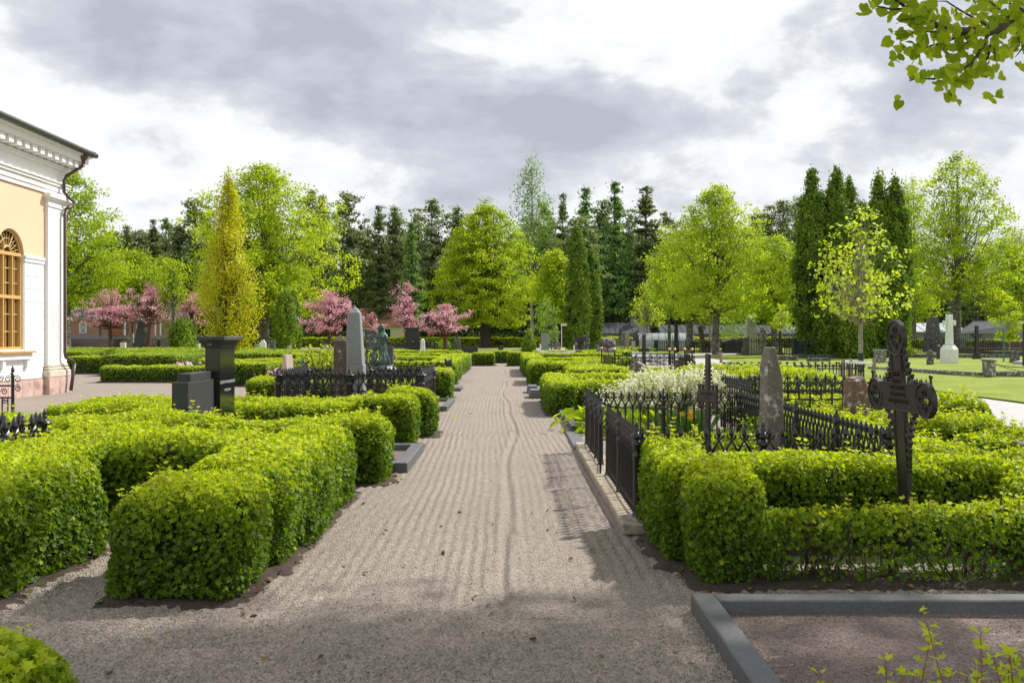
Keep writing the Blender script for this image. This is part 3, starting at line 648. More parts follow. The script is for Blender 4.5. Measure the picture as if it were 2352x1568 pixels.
# fleur-de-lis fence beside the path, gate standing ajar
X0, X1, Y0, Y1 = -1.1, 1.1, -2.6, 2.6
py = [-2.6, -1.38, -.28, .58, 1.12, 1.8, 2.6]
runs = [((X0, py[i]), (X0, py[i + 1])) for i in (0, 1, 3, 4, 5)] + [((X0, Y0), (0, Y0)), ((0, Y0), (X1, Y0)), ((X0, Y1), (0, Y1)), ((0, Y1), (X1, Y1))] + [((X1, Y0 + 1.3 * i), (X1, Y0 + 1.3 * i + 1.3)) for i in range(4)]
posts = [(X0, y) for y in py] + [(0, Y0), (X1, Y0), (0, Y1), (X1, Y1), (X1, -1.3), (X1, 0), (X1, 1.3)]
t = fence('black cast-iron fence with fleur-de-lis arches on a sandstone kerb, right beside the path', (2.18, 10.5), runs, posts, .86, pz=.06, pr=.030, r=.0115, fs=1.45)
mb = MB(); ogee_run(mb, (0, 0), (.76, 0), zb=.08, r=.0115, fs=1.45); mb.tube([(0, 0, .03), (0, 0, .6)], .012, 6); mb.tube([(.76, 0, .03), (.76, 0, .6)], .012, 6)
mb.build('gate', 'iron', t, loc=(X0, .58, 0), rz=R(-96))
fence('short black fleur-de-lis fence half hidden by the hedge at the left edge', (-5.4, 7.3), [((1.06, -1.2), (1.06, 1.15)), ((-1.1, 1.15), (1.06, 1.15))], [(1.06, 1.15), (-1.1, 1.15), (1.06, -1.2)], .98, pr=.036, zs=.64, za=.79, s=.15, fs=2.1, r=.015)
# lattice fence round the obelisks
a0, a1, b0, b1 = -1.38, 1.38, -1.25, 1.25
fence('black iron fence of interlaced arches enclosing the brown and the grey obelisk', (-3.12, 18.75),
      [((a0, b0), (0, b0)), ((0, b0), (a1, b0)), ((a0, b1), (0, b1)), ((0, b1), (a1, b1)), ((a0, b0), (a0, b1)), ((a1, b0), (a1, b1))], [(a0, b0), (0, b0), (a1, b0), (a0, b1), (0, b1), (a1, b1)], 1.04, pr=.062, s=.17, zs=.60, za=.80, double=True, fs=2.3, r=.019)
def spear_run(mb, p0, p1, s=.13, h=.9, rails=(.12, .75), r=.008, tip=.09, swag=False, alt=0.0, cross=False, bars=False):
    p0, p1 = Vector((*p0, 0)), Vector((*p1, 0)); L = (p1 - p0).length; n = max(2, round(L / s)); d = (p1 - p0) / L; st = L / n; Z = Vector((0, 0, 1))
    for i in range(n + 1):
        a = p0 + d * st * i; hh = h - (alt if i % 2 else 0)
        mb.tube([a, a + Z * (hh - tip), a + Z * (hh - tip * .75), a + Z * hh], [r, r, r * 1.9, .001], 5)
        if cross: mb.tube([a - d * .045 + Z * (hh - .05), a + d * .045 + Z * (hh - .05)], r * 1.2, 4)
        if swag and i + 2 <= n:
            b = p0 + d * st * (i + 2); pts = []
            for k in range(7):
                f = k / 6; pts.append(a + (b - a) * f + Z * (hh - .06 - .17 * (1 - (2 * f - 1) ** 2)))
            mb.tube(pts, r * .75, 5)
    for z in rails: mb.tube([p0 + Z * z, p1 + Z * z], r * 1.3, 5)
def ballpost(t, pts, h, r=.02, br=.04, mat='iron', bmat=None):
    for x, y in pts:
        o = MB().tube([(0, 0, 0), (0, 0, h)], r, 8).build('post', mat, t, smooth=False, loc=(x, y, 0))
        MB().ball((0, 0, h + br * .8), br, 10, 8).build('ball', bmat or mat, o, smooth=True)
def sfence(label, loc, runs, h=.9, corners=(), br=.035, rz=0, group=None, bmat=None, pz=0, **kw):
    t = thing('iron_fence', label, 'fence', (*loc, pz), rz, group)
    for a, b in runs:
        mb = MB(); spear_run(mb, a, b, h=h, **kw); mb.build('panel', 'iron', t)
    ballpost(t, corners, h, .02, br, bmat=bmat); return t
def sq(w, d): return [((-w, -d), (w, -d)), ((-w, d), (w, d)), ((-w, -d), (-w, d)), ((w, -d), (w, d))]
sfence('black fence with scalloped swags between spear points, behind the red boulder stone', (5.2, 15.45), sq(1.38, 1.15), .98, [(-1.38, 1.15), (1.38, -1.15), (-1.38, -1.15), (1.38, 1.15)], .035, s=.17, rails=(.12, .66, .8), r=.015, tip=.12, swag=True, alt=.0)
sfence('dark finial-topped fence peeping over, between spirea and scalloped fence', (7.6, 24.8), sq(1.6, 1.0), .95, [], s=.2, rails=(.12, .8), r=.014, tip=.13, cross=True)
sfence('low black fence with little crosses in front of the bronze statue', (-3.4, 25.9), [((-1.6, -1.2), (1.6, -1.2)), ((1.6, -1.2), (1.6, 1.2)), ((-1.6, -1.2), (-1.6, 1.2))], .98, [(1.6, -1.2)], .04, s=.20, rails=(.5, .62, .74), r=.011, cross=True)
t = sfence('dark fence with gilt balls on its posts, right of the lion-shaped boulder', (4.3, 29.6), [((-1.0, -1.4), (.55, -1.4)), ((-1.25, 1.4), (1.35, 1.4)), ((1.35, -1.4), (1.35, 1.4))], 1.08, [], s=.24, rails=(.12, .78, .9), r=.012, swag=True)
ballpost(t, [(-1.25, 1.4), (-1.13, -1.4), (.58, -1.4), (.74, -1.4), (1.05, -1.4), (1.28, -1.4)], 1.2, .022, .05, 'iron', 'gilt')
mb = MB()
for i in range(14):
    y = -1.36 + i * .2; mb.box(-1.2, -1.16, y, y + .17, .1, 1.02)
for x in (.60, 1.08):
    for i in range(3): mb.box(x + i * .05, x + i * .05 + .035, -1.42, -1.38, .05, 1.1)
mb.build('panel', 'iron', t)
sfence('black picket fence with ball finials around the capped black monument', (-9.6, 86), sq(2.45, 1.6), 1.0, [(-2.45 + i * .7, -1.6) for i in range(8)], .12, s=.35, rails=(.15, .6, .75), r=.03)
def farfence(label, x, y, w, d, h, **k): return sfence(label, (x, y), sq(w, d), h, [(-w, -d), (w, -d), (-w, d), (w, d)], .05, s=.22, rails=(.15, h * .8), r=.022, tip=.15, **k)
FG = 'black iron fences on the right lawn'
farfence('tall black picket fence around the cream wreath obelisk', 22.3, 79.5, 2.15, 2.1, 1.55, group=FG)
farfence('dark board fence between the two big linden trunks', 18.6, 90, .75, 1.2, 1.2, group=FG)
farfence('dark picket fence round the black gabled tomb', 21.1, 90, 1.1, 1.6, 1.2, group=FG)
farfence('black picket fence round the dark obelisk right of the thuja group', 45.2, 96, 4.4, 2.2, 1.6, group=FG)
farfence('dark fence close behind the white cross monument', 42.5, 84, 2.2, 1.0, 1.3, group=FG)
farfence('black metal fence in front of the curved-roof shelter', 17.2, 98, 1.7, 1.2, 1.25, group=FG)
# scroll fence before the thuja group
t = thing('scroll_fence', 'black wrought fence of scrolls before the thuja group', 'fence', (25.2, 72.5, .1), 0, FG); mb = MB()
for (ax, ay), (bx, by) in (((-2.1, -1), (1.9, -1)), ((-2.1, -1), (-2.1, 1))):
    n = 12 if ax != bx else 6
    for i in range(n + 1):
        x = ax + (bx - ax) * i / n; y = ay + (by - ay) * i / n; mb.tube([(x, y, .1), (x, y, 1.25)], .02, 4)
        if i < n:
            for z0, q in ((.85, 1), (.5, -1)):
                mb.tube([(x + .16 + q * .12 * math.cos(u) * (1 - u / 9), y, z0 + .17 * math.sin(u) * (1 - u / 9)) for u in [k * .8 for k in range(8)]], .016, 4)
        mb.tube([(x, y, 1.25), (x + .06, y, 1.38), (x + .12, y, 1.36)], .016, 4)
    mb.tube([(ax, ay, 1.25), (bx, by, 1.25)], .025, 4); mb.tube([(ax, ay, .12), (bx, by, .12)], .025, 4)
mb.build('panel', 'iron', t)
for x in (-2.1, -.1, 1.9): MB().tube([(0, 0, 0), (0, 0, 1.5)], .035, 6).ball((0, 0, 1.5), .06).build('post', 'iron', t, loc=(x, -1, 0))
# wrought gate by the church
t = thing('wrought_gate', 'ornate black wrought-iron gate with scrolls, at the left edge before the church', 'gate', (-7.9, 13.8, 0)); 
def curl(mb, c, r, s=1, turns=1.6, rad=.008, up=1, n=14):
    mb.tube([(c[0] + s * r * (1 - k / n * .8) * math.cos(k / n * turns * 6.28), c[1], c[2] + up * r * (1 - k / n * .8) * math.sin(k / n * turns * 6.28)) for k in range(n)], rad, 5)
mb = MB(); mb.tube([(.33, 0, 0), (.33, 0, 1.08)], .024, 8); mb.lathe([(.02, 0), (.045, .01), (.02, .04), (.03, .07), (.002, .15)], (.33, 0, 1.06), 8)
mb.build('post', 'iron', t)
mb = MB()
for z in (.12, .72, .90): mb.tube([(-.9, 0, z), (.33, 0, z)], .014, 5)
for i in range(14): mb.tube([(-.85 + i * .085, 0, .1), (-.85 + i * .085, 0, .72)], .011, 5)
for i in range(9): curl(mb, (-.8 + i * .125, 0, .81), .055, 1 if i % 2 else -1); curl(mb, (-.8 + i * .125, 0, .66), .04, -1 if i % 2 else 1)
for i in range(6): curl(mb, (-.7 + i * .17, 0, .97 + (i % 2) * .03), .05, 1 if i % 2 else -1)
for z, s in ((1.0, 1), (.86, 1), (.2, 1), (.08, 1)): curl(mb, (.33 + s * .07, 0, z), .06, -s, up=1 if z > .5 else -1)
curl(mb, (.26, 0, 1.0), .055, 1)
mb.build('scrollwork', 'iron', t)

# ================================================================== church at the left
t = thing('church', 'apricot and white church wall with arched window, cornice and pink plinth, at the left edge', 'church', (-13.55, 20, 0))
# local: wall plane x = 0, body towards -x; y 0 = world 20
ya, yb = -8.0, 7.5
def cpart(name, mb, mat, **k): return mb.build(name, mat, t, **k)
wy0, wy1, wz0, wsp, wr = 3.93, 5.27, 1.28, 3.89, .67; wc = (wy0 + wy1) / 2
zt = 5.79
def wallface(mb, y0, y1, z0, z1, x=0.0, d=.5): mb.box(x - d, x, y0, y1, z0, z1)
mb = MB(); wallface(mb, ya, wy0, 3.9, zt); wallface(mb, wy1, yb, 3.9, zt)
arc = [(wc + wr * math.cos(math.pi * k / 16), wsp + wr * math.sin(math.pi * k / 16)) for k in range(17)]
poly = [(0, wy1, 3.9)] + []
vs = [(0, y, z) for y, z in arc] + [(0, y, zt) for y, z in arc]; n = len(arc)
mb._add(vs + [(-.35, y, z) for y, z in arc], [(i, n + i, n + i + 1, i + 1) for i in range(n - 1)] + [(i, i + 1, 2 * n + i + 1, 2 * n + i) for i in range(n - 1)])
cpart('yellow_wall', mb, 'stucco_yellow')
mb = MB()
rows = [(.77 + i * .367) for i in range(9)]
wallface(mb, ya, yb, .77, wz0, -.012); wallface(mb, ya, wy0, wz0, 3.72, -.012); wallface(mb, wy1, yb, wz0, 3.72, -.012)
for r_, z in enumerate(rows[:8]):
    z1 = min(3.70, z + .355); off = .55 * (r_ % 2); y = ya + off
    while y < 6.3:
        y2 = min(y + 1.08, 6.32)
        segs = [(y, y2)]
        if z1 > wz0: segs = [(a, b) for a, b in [(y, min(y2, wy0 - .02)), (max(y, wy1 + .02), y2)] if b - a > .03]
        for a, b in segs: mb.box(-.03, .008, a + .006, b - .006, z + .006, z1)
        y = y2 + .004
cpart('rusticated_wall', mb, 'stucco_white')
mb = MB()
for a, b in ((ya, wy0), (wy1, 6.33)): mb.box(-.1, .035, a, b, 3.72, 3.82); mb.box(-.1, .06, a, b, 3.822, 3.9)
cpart('string_course', mb, 'stucco_white', bevel=.008)
mb = MB(); y = ya; k = 0
while y < yb - .02: L = [.55, .7, .62, .5][k % 4]; mb.box(-.4, .05, y, min(y + L - .006, yb - .55), -.05, .42); y += L; k += 1; 
mb.box(-.4, .20, 6.28, 6.9, -.05, .44); mb.box(-.4, .20, 6.905, yb + .12, -.05, .44)
cpart('plinth', mb, 'pink_plinth', bevel=.01)
mb = MB(); mb.box(-.4, .03, ya, 6.3, .42, .50)
mb.box(-.4, .19, 6.29, yb + .11, .44, .66); mb.box(-.4, .16, 6.32, yb + .08, .66, .74); mb.box(-.4, .13, 6.35, yb + .05, .74, .84)
cpart('base_course', mb, 'cream_plinth', bevel=.03)
mb = MB(); wallface(mb, ya, 6.3, .50, .77, .0)
cpart('lower_wall', mb, 'stucco_white')
# pilaster
mb = MB(); mb.box(-.4, .10, 6.40, yb, .84, 5.42)
for i in range(7): mb.box(.1, .112, 6.50 + i * .095, 6.50 + i * .095 + .05, .95, 2.62)
mb.box(-.4, .13, 6.38, yb + .03, 5.42, 5.47); mb.box(-.4, .105, 6.40, yb, 5.47, 5.62); mb.box(-.4, .17, 6.34, yb + .07, 5.62, 5.68); mb.box(-.4, .22, 6.29, yb + .12, 5.68, 5.80)
cpart('pilaster', mb, 'stucco_white', bevel=.008)
mb = MB()
for (x, z0, z1) in ((.05, 5.80, 5.92), (.08, 5.922, 6.08), (.13, 6.082, 6.16), (.17, 6.162, 6.20), (.04, 6.202, 6.60), (.12, 6.602, 6.66), (.18, 6.662, 6.70), (.12, 6.70, 6.92), (.52, 6.92, 7.08), (.56, 7.082, 7.12), (.62, 7.122, 7.20)):
    mb.box(-.5, x, ya, yb + x, z0, z1)
cpart('cornice', mb, 'stucco_white', bevel=.006)
dm = MB().box(.12, .46, -.11, .11, 6.73, 6.918); first = None; y = ya + .2
while y < yb + .4:
    if first is None: first = dm.build('dentil', 'stucco_white', t, loc=(0, y, 0))
    else: o = first.copy(); COL.objects.link(o); o.parent = t; o.location = (0, y, 0)
    y += .40
mb = MB(); mb.box(-.3, .6, ya, yb + .62, 7.203, 7.24); mb.tube([(.68, ya, 7.27), (.68, yb + .66, 7.22)], .085, 8)
cpart('gutter', mb, 'dark_copper')
mb = MB(); mb._add([(.66, ya, 7.26), (.66, yb + .66, 7.26), (-5.2, yb - 4.6, 9.0), (-5.2, ya, 9.0)], [(0, 1, 2, 3)])
for i in range(24):
    y = ya + i * .65; x1 = -5.2; 
    if y > yb - 4.6: f = (yb + .66 - y) / 5.26; x1 = .66 - 5.86 * max(0, f)
    zt_ = 7.26 + (.66 - x1) * .297; mb.tube([(.66, y, 7.28), (x1, y, zt_ + .02)], .025, 4)
mb.tube([(.66, yb + .66, 7.28), (-5.2, yb - 4.6, 9.02)], .06, 5)
mb._add([(.66, yb + .66, 7.26), (-9, yb + .66, 7.26), (-9, yb - 4.6, 9.0), (-5.2, yb - 4.6, 9.0)], [(0, 1, 2, 3)])
cpart('roof', mb, 'roof_black')
mb = MB(); mb.box(-9, -.5, ya, yb, 0, 7.2); cpart('body', mb, 'stucco_white')
# downpipe
mb = MB(); mb.lathe([(.05, -.28), (.06, -.2), (.15, -.05), (.16, .0)], (.55, yb + .1, 7.15), 8)
mb.tube([(.55, yb + .1, 6.95), (.53, yb + .08, 6.80), (.22, yb - .3, 6.42), (.19, yb - .36, 6.30), (.19, yb - .36, 5.95), (.26, yb - .20, 5.80), (.34, yb - .06, 5.70), (.32, yb - .08, 5.56), (.21, yb - .30, 5.44), (.20, yb - .32, 5.30), (.20, yb - .32, 1.15), (.22, yb - .30, 1.02), (.32, yb - .12, .92), (.36, yb - .05, .82)], .048, 8)
cpart('downpipe', mb, 'copper', smooth=True)
mb = MB(); mb.tube([(.36, yb - .05, .84), (.32, yb - .2, .02)], .052, 8); cpart('pipe_foot', mb, M['ochre_sill'] and 'copper', smooth=True)
# window
wn = MB(); wn.box(-.20, -.18, wy0, wy1, wz0, wsp + .02)
wn._add([(-.18, wc, wsp)] + [(-.18, y, z) for y, z in arc], [(0, i + 1, i + 2) for i in range(n - 1)])
wob_ = wn.build('window', 'glass', t)
fr = MB()
def hb(z, w_=.03, x=-.10): fr.box(-.18, x, wy0 + .04, wy1 - .04, z - w_, z + w_)
fr.box(-.18, -.06, wy0, wy0 + .07, wz0, wsp); fr.box(-.18, -.06, wy1 - .07, wy1, wz0, wsp); hb(wz0 + .04, .04, -.05); hb(wsp, .045, -.05); hb(2.72, .045, -.055)
for f in (1 / 3, 2 / 3): y = wy0 + (wy1 - wy0) * f; fr.box(-.18, -.065, y - .022, y + .022, wz0, wsp)
for f in (1 / 6, .5, 5 / 6): y = wy0 + (wy1 - wy0) * f; fr.box(-.18, -.13, y - .011, y + .011, wz0, wsp)
for z in (1.78, 2.25, 3.1, 3.5): hb(z, .013, -.128)
for rr, w_ in ((wr - .035, .035), (wr * .62, .015), (.2, .035)):
    pts = [(-.10, wc + rr * math.cos(math.pi * k / 14), wsp + rr * math.sin(math.pi * k / 14)) for k in range(15)]; fr.tube(pts, w_ * .8, 6)
for k in range(1, 12):
    a = math.pi * k / 12; r0 = .2; big = k in (4, 8); fr.tube([(-.11, wc + r0 * math.cos(a), wsp + r0 * math.sin(a)), (-.11, wc + wr * math.cos(a), wsp + wr * math.sin(a))], .024 if big else .009, 5)
fr.build('window_frame', 'ochre', wob_)
mb = MB(); mb.box(-.18, .22, wy0 - .15, wy1 + .25, wz0 - .09, wz0 - .04, 0); mb.build('window_sill', 'ochre_sill', wob_)
mb = MB(); mb.box(-.1, .14, wy0 - .08, wy1 + .18, wz0 - .26, wz0 - .092)
for y in (wy0 + .12, wy1 + .0): mb.box(0, .10, y, y + .14, wz0 - .48, wz0 - .262, 0, 0, 0)
mb.build('sill_bracket', 'stucco_white', wob_)
mb = MB(); mb.box(-.55, -.21, wy0, wy1, wz0 - .1, wsp + wr); mb.build('recess', 'stucco_white', wob_)

# ================================================================== gravestones, near
def text_mesh(txt, size, name, mat, parent, loc, rot, ext=.004, align='CENTER', space=1.05):
    M3 = Matrix.Rotation(rot[2], 3, 'Z') @ Matrix.Rotation(rot[0], 3, 'X')
    for k, line in enumerate(txt.split('\n')):
        c = bpy.data.curves.new(name, 'FONT'); c.body = line; c.size = size * (.8 if k and name == 'inscription' else 1); c.extrude = ext; c.align_x = align
        o = bpy.data.objects.new(name, c); COL.objects.link(o); dg = bpy.context.evaluated_depsgraph_get()
        me = bpy.data.meshes.new_from_object(o.evaluated_get(dg)); bpy.data.objects.remove(o); me.materials.clear(); me.materials.append(M[mat])
        q = bpy.data.objects.new(name, me); COL.objects.link(q); q.parent = parent; q.location = Vector(loc) + M3 @ Vector((0, -k * size * space, 0)); q.rotation_euler = rot
t = thing('family_monument', 'polished black granite pillar monument with a wide weathered cap and stepped side wing', 'gravestone', (-3.95, 12.3, 0))
MB().box(-.10, .10, -.30, .34, 0, 1.50).build('pillar', 'black_granite', t, bevel=.006)
mb = MB()
for z0, z1, e in ((1.50, 1.53, .015), (1.532, 1.56, .03), (1.562, 1.59, .055), (1.592, 1.648, .085)): mb.box(-.10 - e, .10 + e, -.30 - e, .34 + e, z0, z1)
mb.build('cap', 'cap_granite', t, bevel=.008)
MB().box(-.17, .03, -1.28, -.303, 0, 1.09).box(-.16, .0, -1.12, -.303, 1.092, 1.19).build('side_wing', 'dark_granite', t, bevel=.004)
text_mesh('GUSTAF W ANDERSSONS\nFAMILJEGRAV', .055, 'inscription', 'inscr', t, (.1025, .02, 1.02), (R(90), 0, R(90)), .002, space=1.9)
# iron cross in front
t = thing('iron_cross', 'large leaning black cast-iron cross with round pierced ends and raised lettering', 'cross', (2.99, 6.85, 0))
t.rotation_euler = (Matrix.Rotation(R(-3.2), 3, 'Y') @ Matrix.Rotation(R(-88), 3, 'Z')).to_euler()
CR = MB()
def rosette(mb, cx, cz, Ro, y0=-.02, y1=.02, ph=0, N=48):
    def hole(a): return Ro * (.20 + .26 * abs(math.cos(2 * (a + ph))) ** .7)
    for yy, sg in ((y0, 1), (y1, -1)):
        vs = []; fs = []
        for k in range(N):
            a = 2 * math.pi * k / N; vs += [(cx + Ro * math.cos(a), yy, cz + Ro * math.sin(a)), (cx + hole(a) * math.cos(a), yy, cz + hole(a) * math.sin(a))]
        for k in range(N):
            k2 = (k + 1) % N; f = (2 * k, 2 * k + 1, 2 * k2 + 1, 2 * k2); fs.append(f if sg > 0 else f[::-1])
        mb._add(vs, fs)
    vs = []; fs = []
    for k in range(N):
        a = 2 * math.pi * k / N
        for rr in (Ro, hole(a)): vs += [(cx + rr * math.cos(a), y0, cz + rr * math.sin(a)), (cx + rr * math.cos(a), y1, cz + rr * math.sin(a))]
    for k in range(N):
        k2 = (k + 1) % N; fs += [(4 * k, 4 * k2, 4 * k2 + 1, 4 * k + 1), (4 * k + 2, 4 * k + 3, 4 * k2 + 3, 4 * k2 + 2)]
    mb._add(vs, fs)
    mb.tube([(cx + Ro * .96 * math.cos(2 * math.pi * k / 24), y0 - .002, cz + Ro * .96 * math.sin(2 * math.pi * k / 24)) for k in range(25)], Ro * .055, 6)
    for q in range(4):
        a0 = math.pi / 2 * q + ph; mx, mz = cx + Ro * .40 * math.cos(a0), cz + Ro * .40 * math.sin(a0)
        mb.tube([(mx + Ro * .2 * math.cos(a0 + u), y0 - .004, mz + Ro * .2 * math.sin(a0 + u)) for u in [k * .42 - 2.1 for k in range(11)]], Ro * .045, 5)
    for q in range(4):
        a0 = math.pi / 2 * q + ph + math.pi / 4; mb.ball((cx + Ro * .22 * math.cos(a0), y0, cz + Ro * .22 * math.sin(a0)), Ro * .07, 6, 4)
ZC = 1.205; w_ = .075
CR.box(-w_, w_, -.017, .017, 0, ZC - .105); CR.box(-.31, .31, -.018, .018, ZC - .105, ZC + .09); CR.box(-w_, w_, -.017, .017, ZC + .09, 1.545)
for x in (-w_, w_): CR.box(x - .007, x + .007, -.024, -.014, 0, ZC - .11); CR.box(x - .007, x + .007, -.024, -.014, ZC + .10, 1.54)
for z in (ZC - .108, ZC + .093): CR.box(-.31, .31, -.024, -.014, z - .007, z + .007)
CR.build('shaft', 'iron_worn', t, bevel=.003)
for x, z, r_ in ((-.40, ZC - .01, .130), (.40, ZC - .01, .130), (0, 1.64, .135)): mb = MB(); rosette(mb, x, z, r_, -.015, .015); mb.build('pierced_end', 'iron_worn', t)
for sx in (-1, 1):
    for up in (1, -1):
        mb = MB(); zb_ = ZC + (.10 if up > 0 else -.115); Lz = .34 if up > 0 else .42
        mb.tube([(sx * .25, 0, zb_), (sx * .165, 0, zb_ + up * .06), (sx * .12, 0, zb_ + up * .16), (sx * .09, 0, zb_ + up * Lz)], .016, 6)
        for k in range(9):
            f = k / 8; px_ = sx * (w_ + .012 + .15 * (1 - f) ** 1.8); mb.tube([(px_ - sx * .02, 0, zb_ + up * f * Lz), (px_ + sx * .015, 0, zb_ + up * (f * Lz + .02))], [.022, .013], 6)
            if f < .6: mb.tube([(px_ - sx * .05, 0, zb_ + up * f * Lz * .8), (px_, 0, zb_ + up * (f * Lz + .01))], [.02, .014], 6)
        mb.build('leaf_ornament', 'iron_worn', t)
text_mesh('H. H.\nKAPTEN\nH. C. HIERTA\nFÖDD 21 DEC\n1 MAJ JANUARI 43', .048, 'inscription', 'iron_worn', t, (0, -.019, ZC + .15), (R(90), 0, 0), .007)
# small iron cross and tall obelisk inside the fleur fence
t = thing('iron_cross', 'slender dark iron cross with a square openwork plate, inside the fleur-de-lis fence', 'cross', (2.25, 10.45, .0), R(-68))
mb = MB(); mb.box(-.035, .035, -.018, .018, 0, 1.45); mb.box(-.17, .17, -.016, .016, .90, 1.03); mb.build('shaft', 'iron_worn', t, bevel=.004)
mb = MB()
for sx in (-1, 1):
    for z in (.85, .90, 1.03, 1.08): mb.box(sx * .11 - .06, sx * .11 + .06, -.012, .012, z - .012, z + .012)
    mb.box(sx * .17 - .012, sx * .17 + .012, -.014, .014, .82, 1.10); mb.box(sx * .1 - .01, sx * .1 + .01, -.012, .012, .82, 1.10)
    for k in range(5): mb.ball((sx * (.05 + .008 * k), 0, 1.30 - k * .045), .015, 5, 4); mb.ball((sx * (.045 + .004 * k), 0, .62 + k * .045), .013, 5, 4)
mb.build('plate', 'iron_worn', t)
text_mesh('J. P. HAMBERG\n1840', .035, 'inscription', 'iron_worn', t, (0, -.017, .98), (R(90), 0, 0), .004)
def obelisk_mb(w, d, h, tip, tw=.75, base=0, bw=1.35):
    mb = MB(); 
    if base: mb.box(-w * bw, w * bw, -d * bw, d * bw, 0, base * .5); mb.box(-w * bw * .88, w * bw * .88, -d * bw * .88, d * bw * .88, base * .502, base)
    mb.box(-w, w, -d, d, base, h - tip, 0, w * (1 - tw), d * (1 - tw)); a, b = w * tw, d * tw
    mb._add([(-a, -b, h - tip), (a, -b, h - tip), (a, b, h - tip), (-a, b, h - tip), (0, 0, h)], [(0, 1, 4), (1, 2, 4), (2, 3, 4), (3, 0, 4)]); return mb
mb = MB(); mb.prism([(-.125, 0), (.125, 0), (.105, 1.18), (.0, 1.535), (-.05, 1.535), (-.10, 1.34)], -.075, .075)
single(mb, 'gravestone', 'obelisk_brown', 'tall brown lichened stone with a slanting faceted top, inside the fleur-de-lis fence', 'gravestone', (2.82, 9.9, 0), R(24), bevel=.012)
def stone(label, px, D, mat, mb, name='gravestone', cat='gravestone', rz=0, group=None, bevel=.01, z=0, smooth=False):
    return single(mb, name, mat, label, cat, (XW(px, D), D, z), rz, group, bevel=bevel, smooth=smooth)
def slab(w, d, h, top='flat', cut=.3):
    w /= 2; d /= 2; mb = MB()
    if top == 'arch': poly = [(-w, 0), (w, 0)] + [(w * math.cos(math.pi * k / 8), h - w * .6 + w * .6 * math.sin(math.pi * k / 8)) for k in range(9)]
    elif top == 'rough': poly = [(-w, 0), (w, 0), (w * .93, h * .75), (w * .8, h * .93), (w * .3, h), (-w * .4, h * .97), (-w * .85, h * .88), (-w * .95, h * .5)]
    elif top == 'gable': poly = [(-w, 0), (w, 0), (w, h * .86), (0, h), (-w, h * .86)]
    elif top == 'wedge': poly = [(-w, 0), (w, 0), (w * .2, h), (-w * .25, h)]
    elif top == 'slant': poly = [(-w, 0), (w, 0), (w * .85, h * .8), (w * .3, h), (-w * .8, h * .96)]
    elif top == 'shoulder': poly = [(-w, 0), (w, 0), (w, h * .8), (w * .6, h * .86), (w * .35, h), (-w * .35, h), (-w * .6, h * .86), (-w, h * .8)]
    else: poly = [(-w, 0), (w, 0), (w, h), (-w, h)]
    return mb.prism(poly, -d, d)
def cross_mb(w, h, th=.12, arm=.7, base=True, bw=.3):
    mb = MB(); z0 = 0
    if base: mb.box(-w * .7, w * .7, -w * .5, w * .5, 0, h * .1); mb.box(-w * .5, w * .5, -w * .4, w * .4, h * .102, h * .17); z0 = h * .172
    mb.box(-th / 2, th / 2, -th / 2.4, th / 2.4, z0, h); mb.box(-w, -th / 2 - .001, -th / 2.4, th / 2.4, h * arm, h * arm + th); mb.box(th / 2 + .001, w, -th / 2.4, th / 2.4, h * arm, h * arm + th); return mb
stone('leaning reddish boulder stone with pale lichen, right of the fleur-de-lis fence', 1967, 12.8, 'red_lichen', slab(.36, .26, 1.10, 'slant'), rz=R(18), bevel=.04)
stone('brown obelisk with a pale pyramid tip inside the lattice fence', 782, 18.6, 'brown_stone', obelisk_mb(.15, .13, 1.68, .13, .86), bevel=.006, rz=R(8))
mb = obelisk_mb(.19, .19, 2.30, .16, .66, 1.05, 1.25); stone('tall light-grey granite obelisk on a stepped base inside the lattice fence', 815, 19.4, 'grey_granite', mb, bevel=.01)
stone('pale wedge-shaped stone left of the lattice fence', 661, 24, 'beige_stone', slab(.36, .3, 1.17, 'wedge'), rz=R(-25))
t = thing('crucifix', 'small dark crucifix standing just behind the left end of the lattice fence', 'cross', (XW(697, 23), 23, 0)); MB().tube([(0, 0, 0), (0, 0, 1.08)], .03, 6).tube([(-.16, 0, 1.02), (0, 0, .93), (.16, 0, 1.02)], .025, 5).build('shaft', 'iron', t); MB().ball((0, -.03, 1.02), .045).lathe([(.02, .6), (.05, .75), (.05, .92), (.03, 1.0)], (0, -.03, 0), 7).build('figure', 'bronze', t)
mb = MB(); mb.tube([(0, 0, 0), (.01, 0, .5), (-.015, 0, .9), (.01, 0, 1.5), (0, 0, 1.85)], [.035, .03, .04, .03, .02], 6)
for k in range(14): z = .6 + k * .09; s_ = 1 if k % 2 else -1; mb.ball((s_ * .04, 0, z), .03, 5, 4)
mb.tube([(-.2, 0, 1.45), (0, 0, 1.5), (.2, 0, 1.45)], .03, 6)
for x in (-.2, -.13, .13, .2): mb.ball((x, 0, 1.47), .045, 6, 4)
single(mb, 'iron_cross', 'dark_lichen', 'thin gnarled metal grave cross between the grey obelisk and the statue', 'cross', (XW(843, 26.4), 26.4, 0))

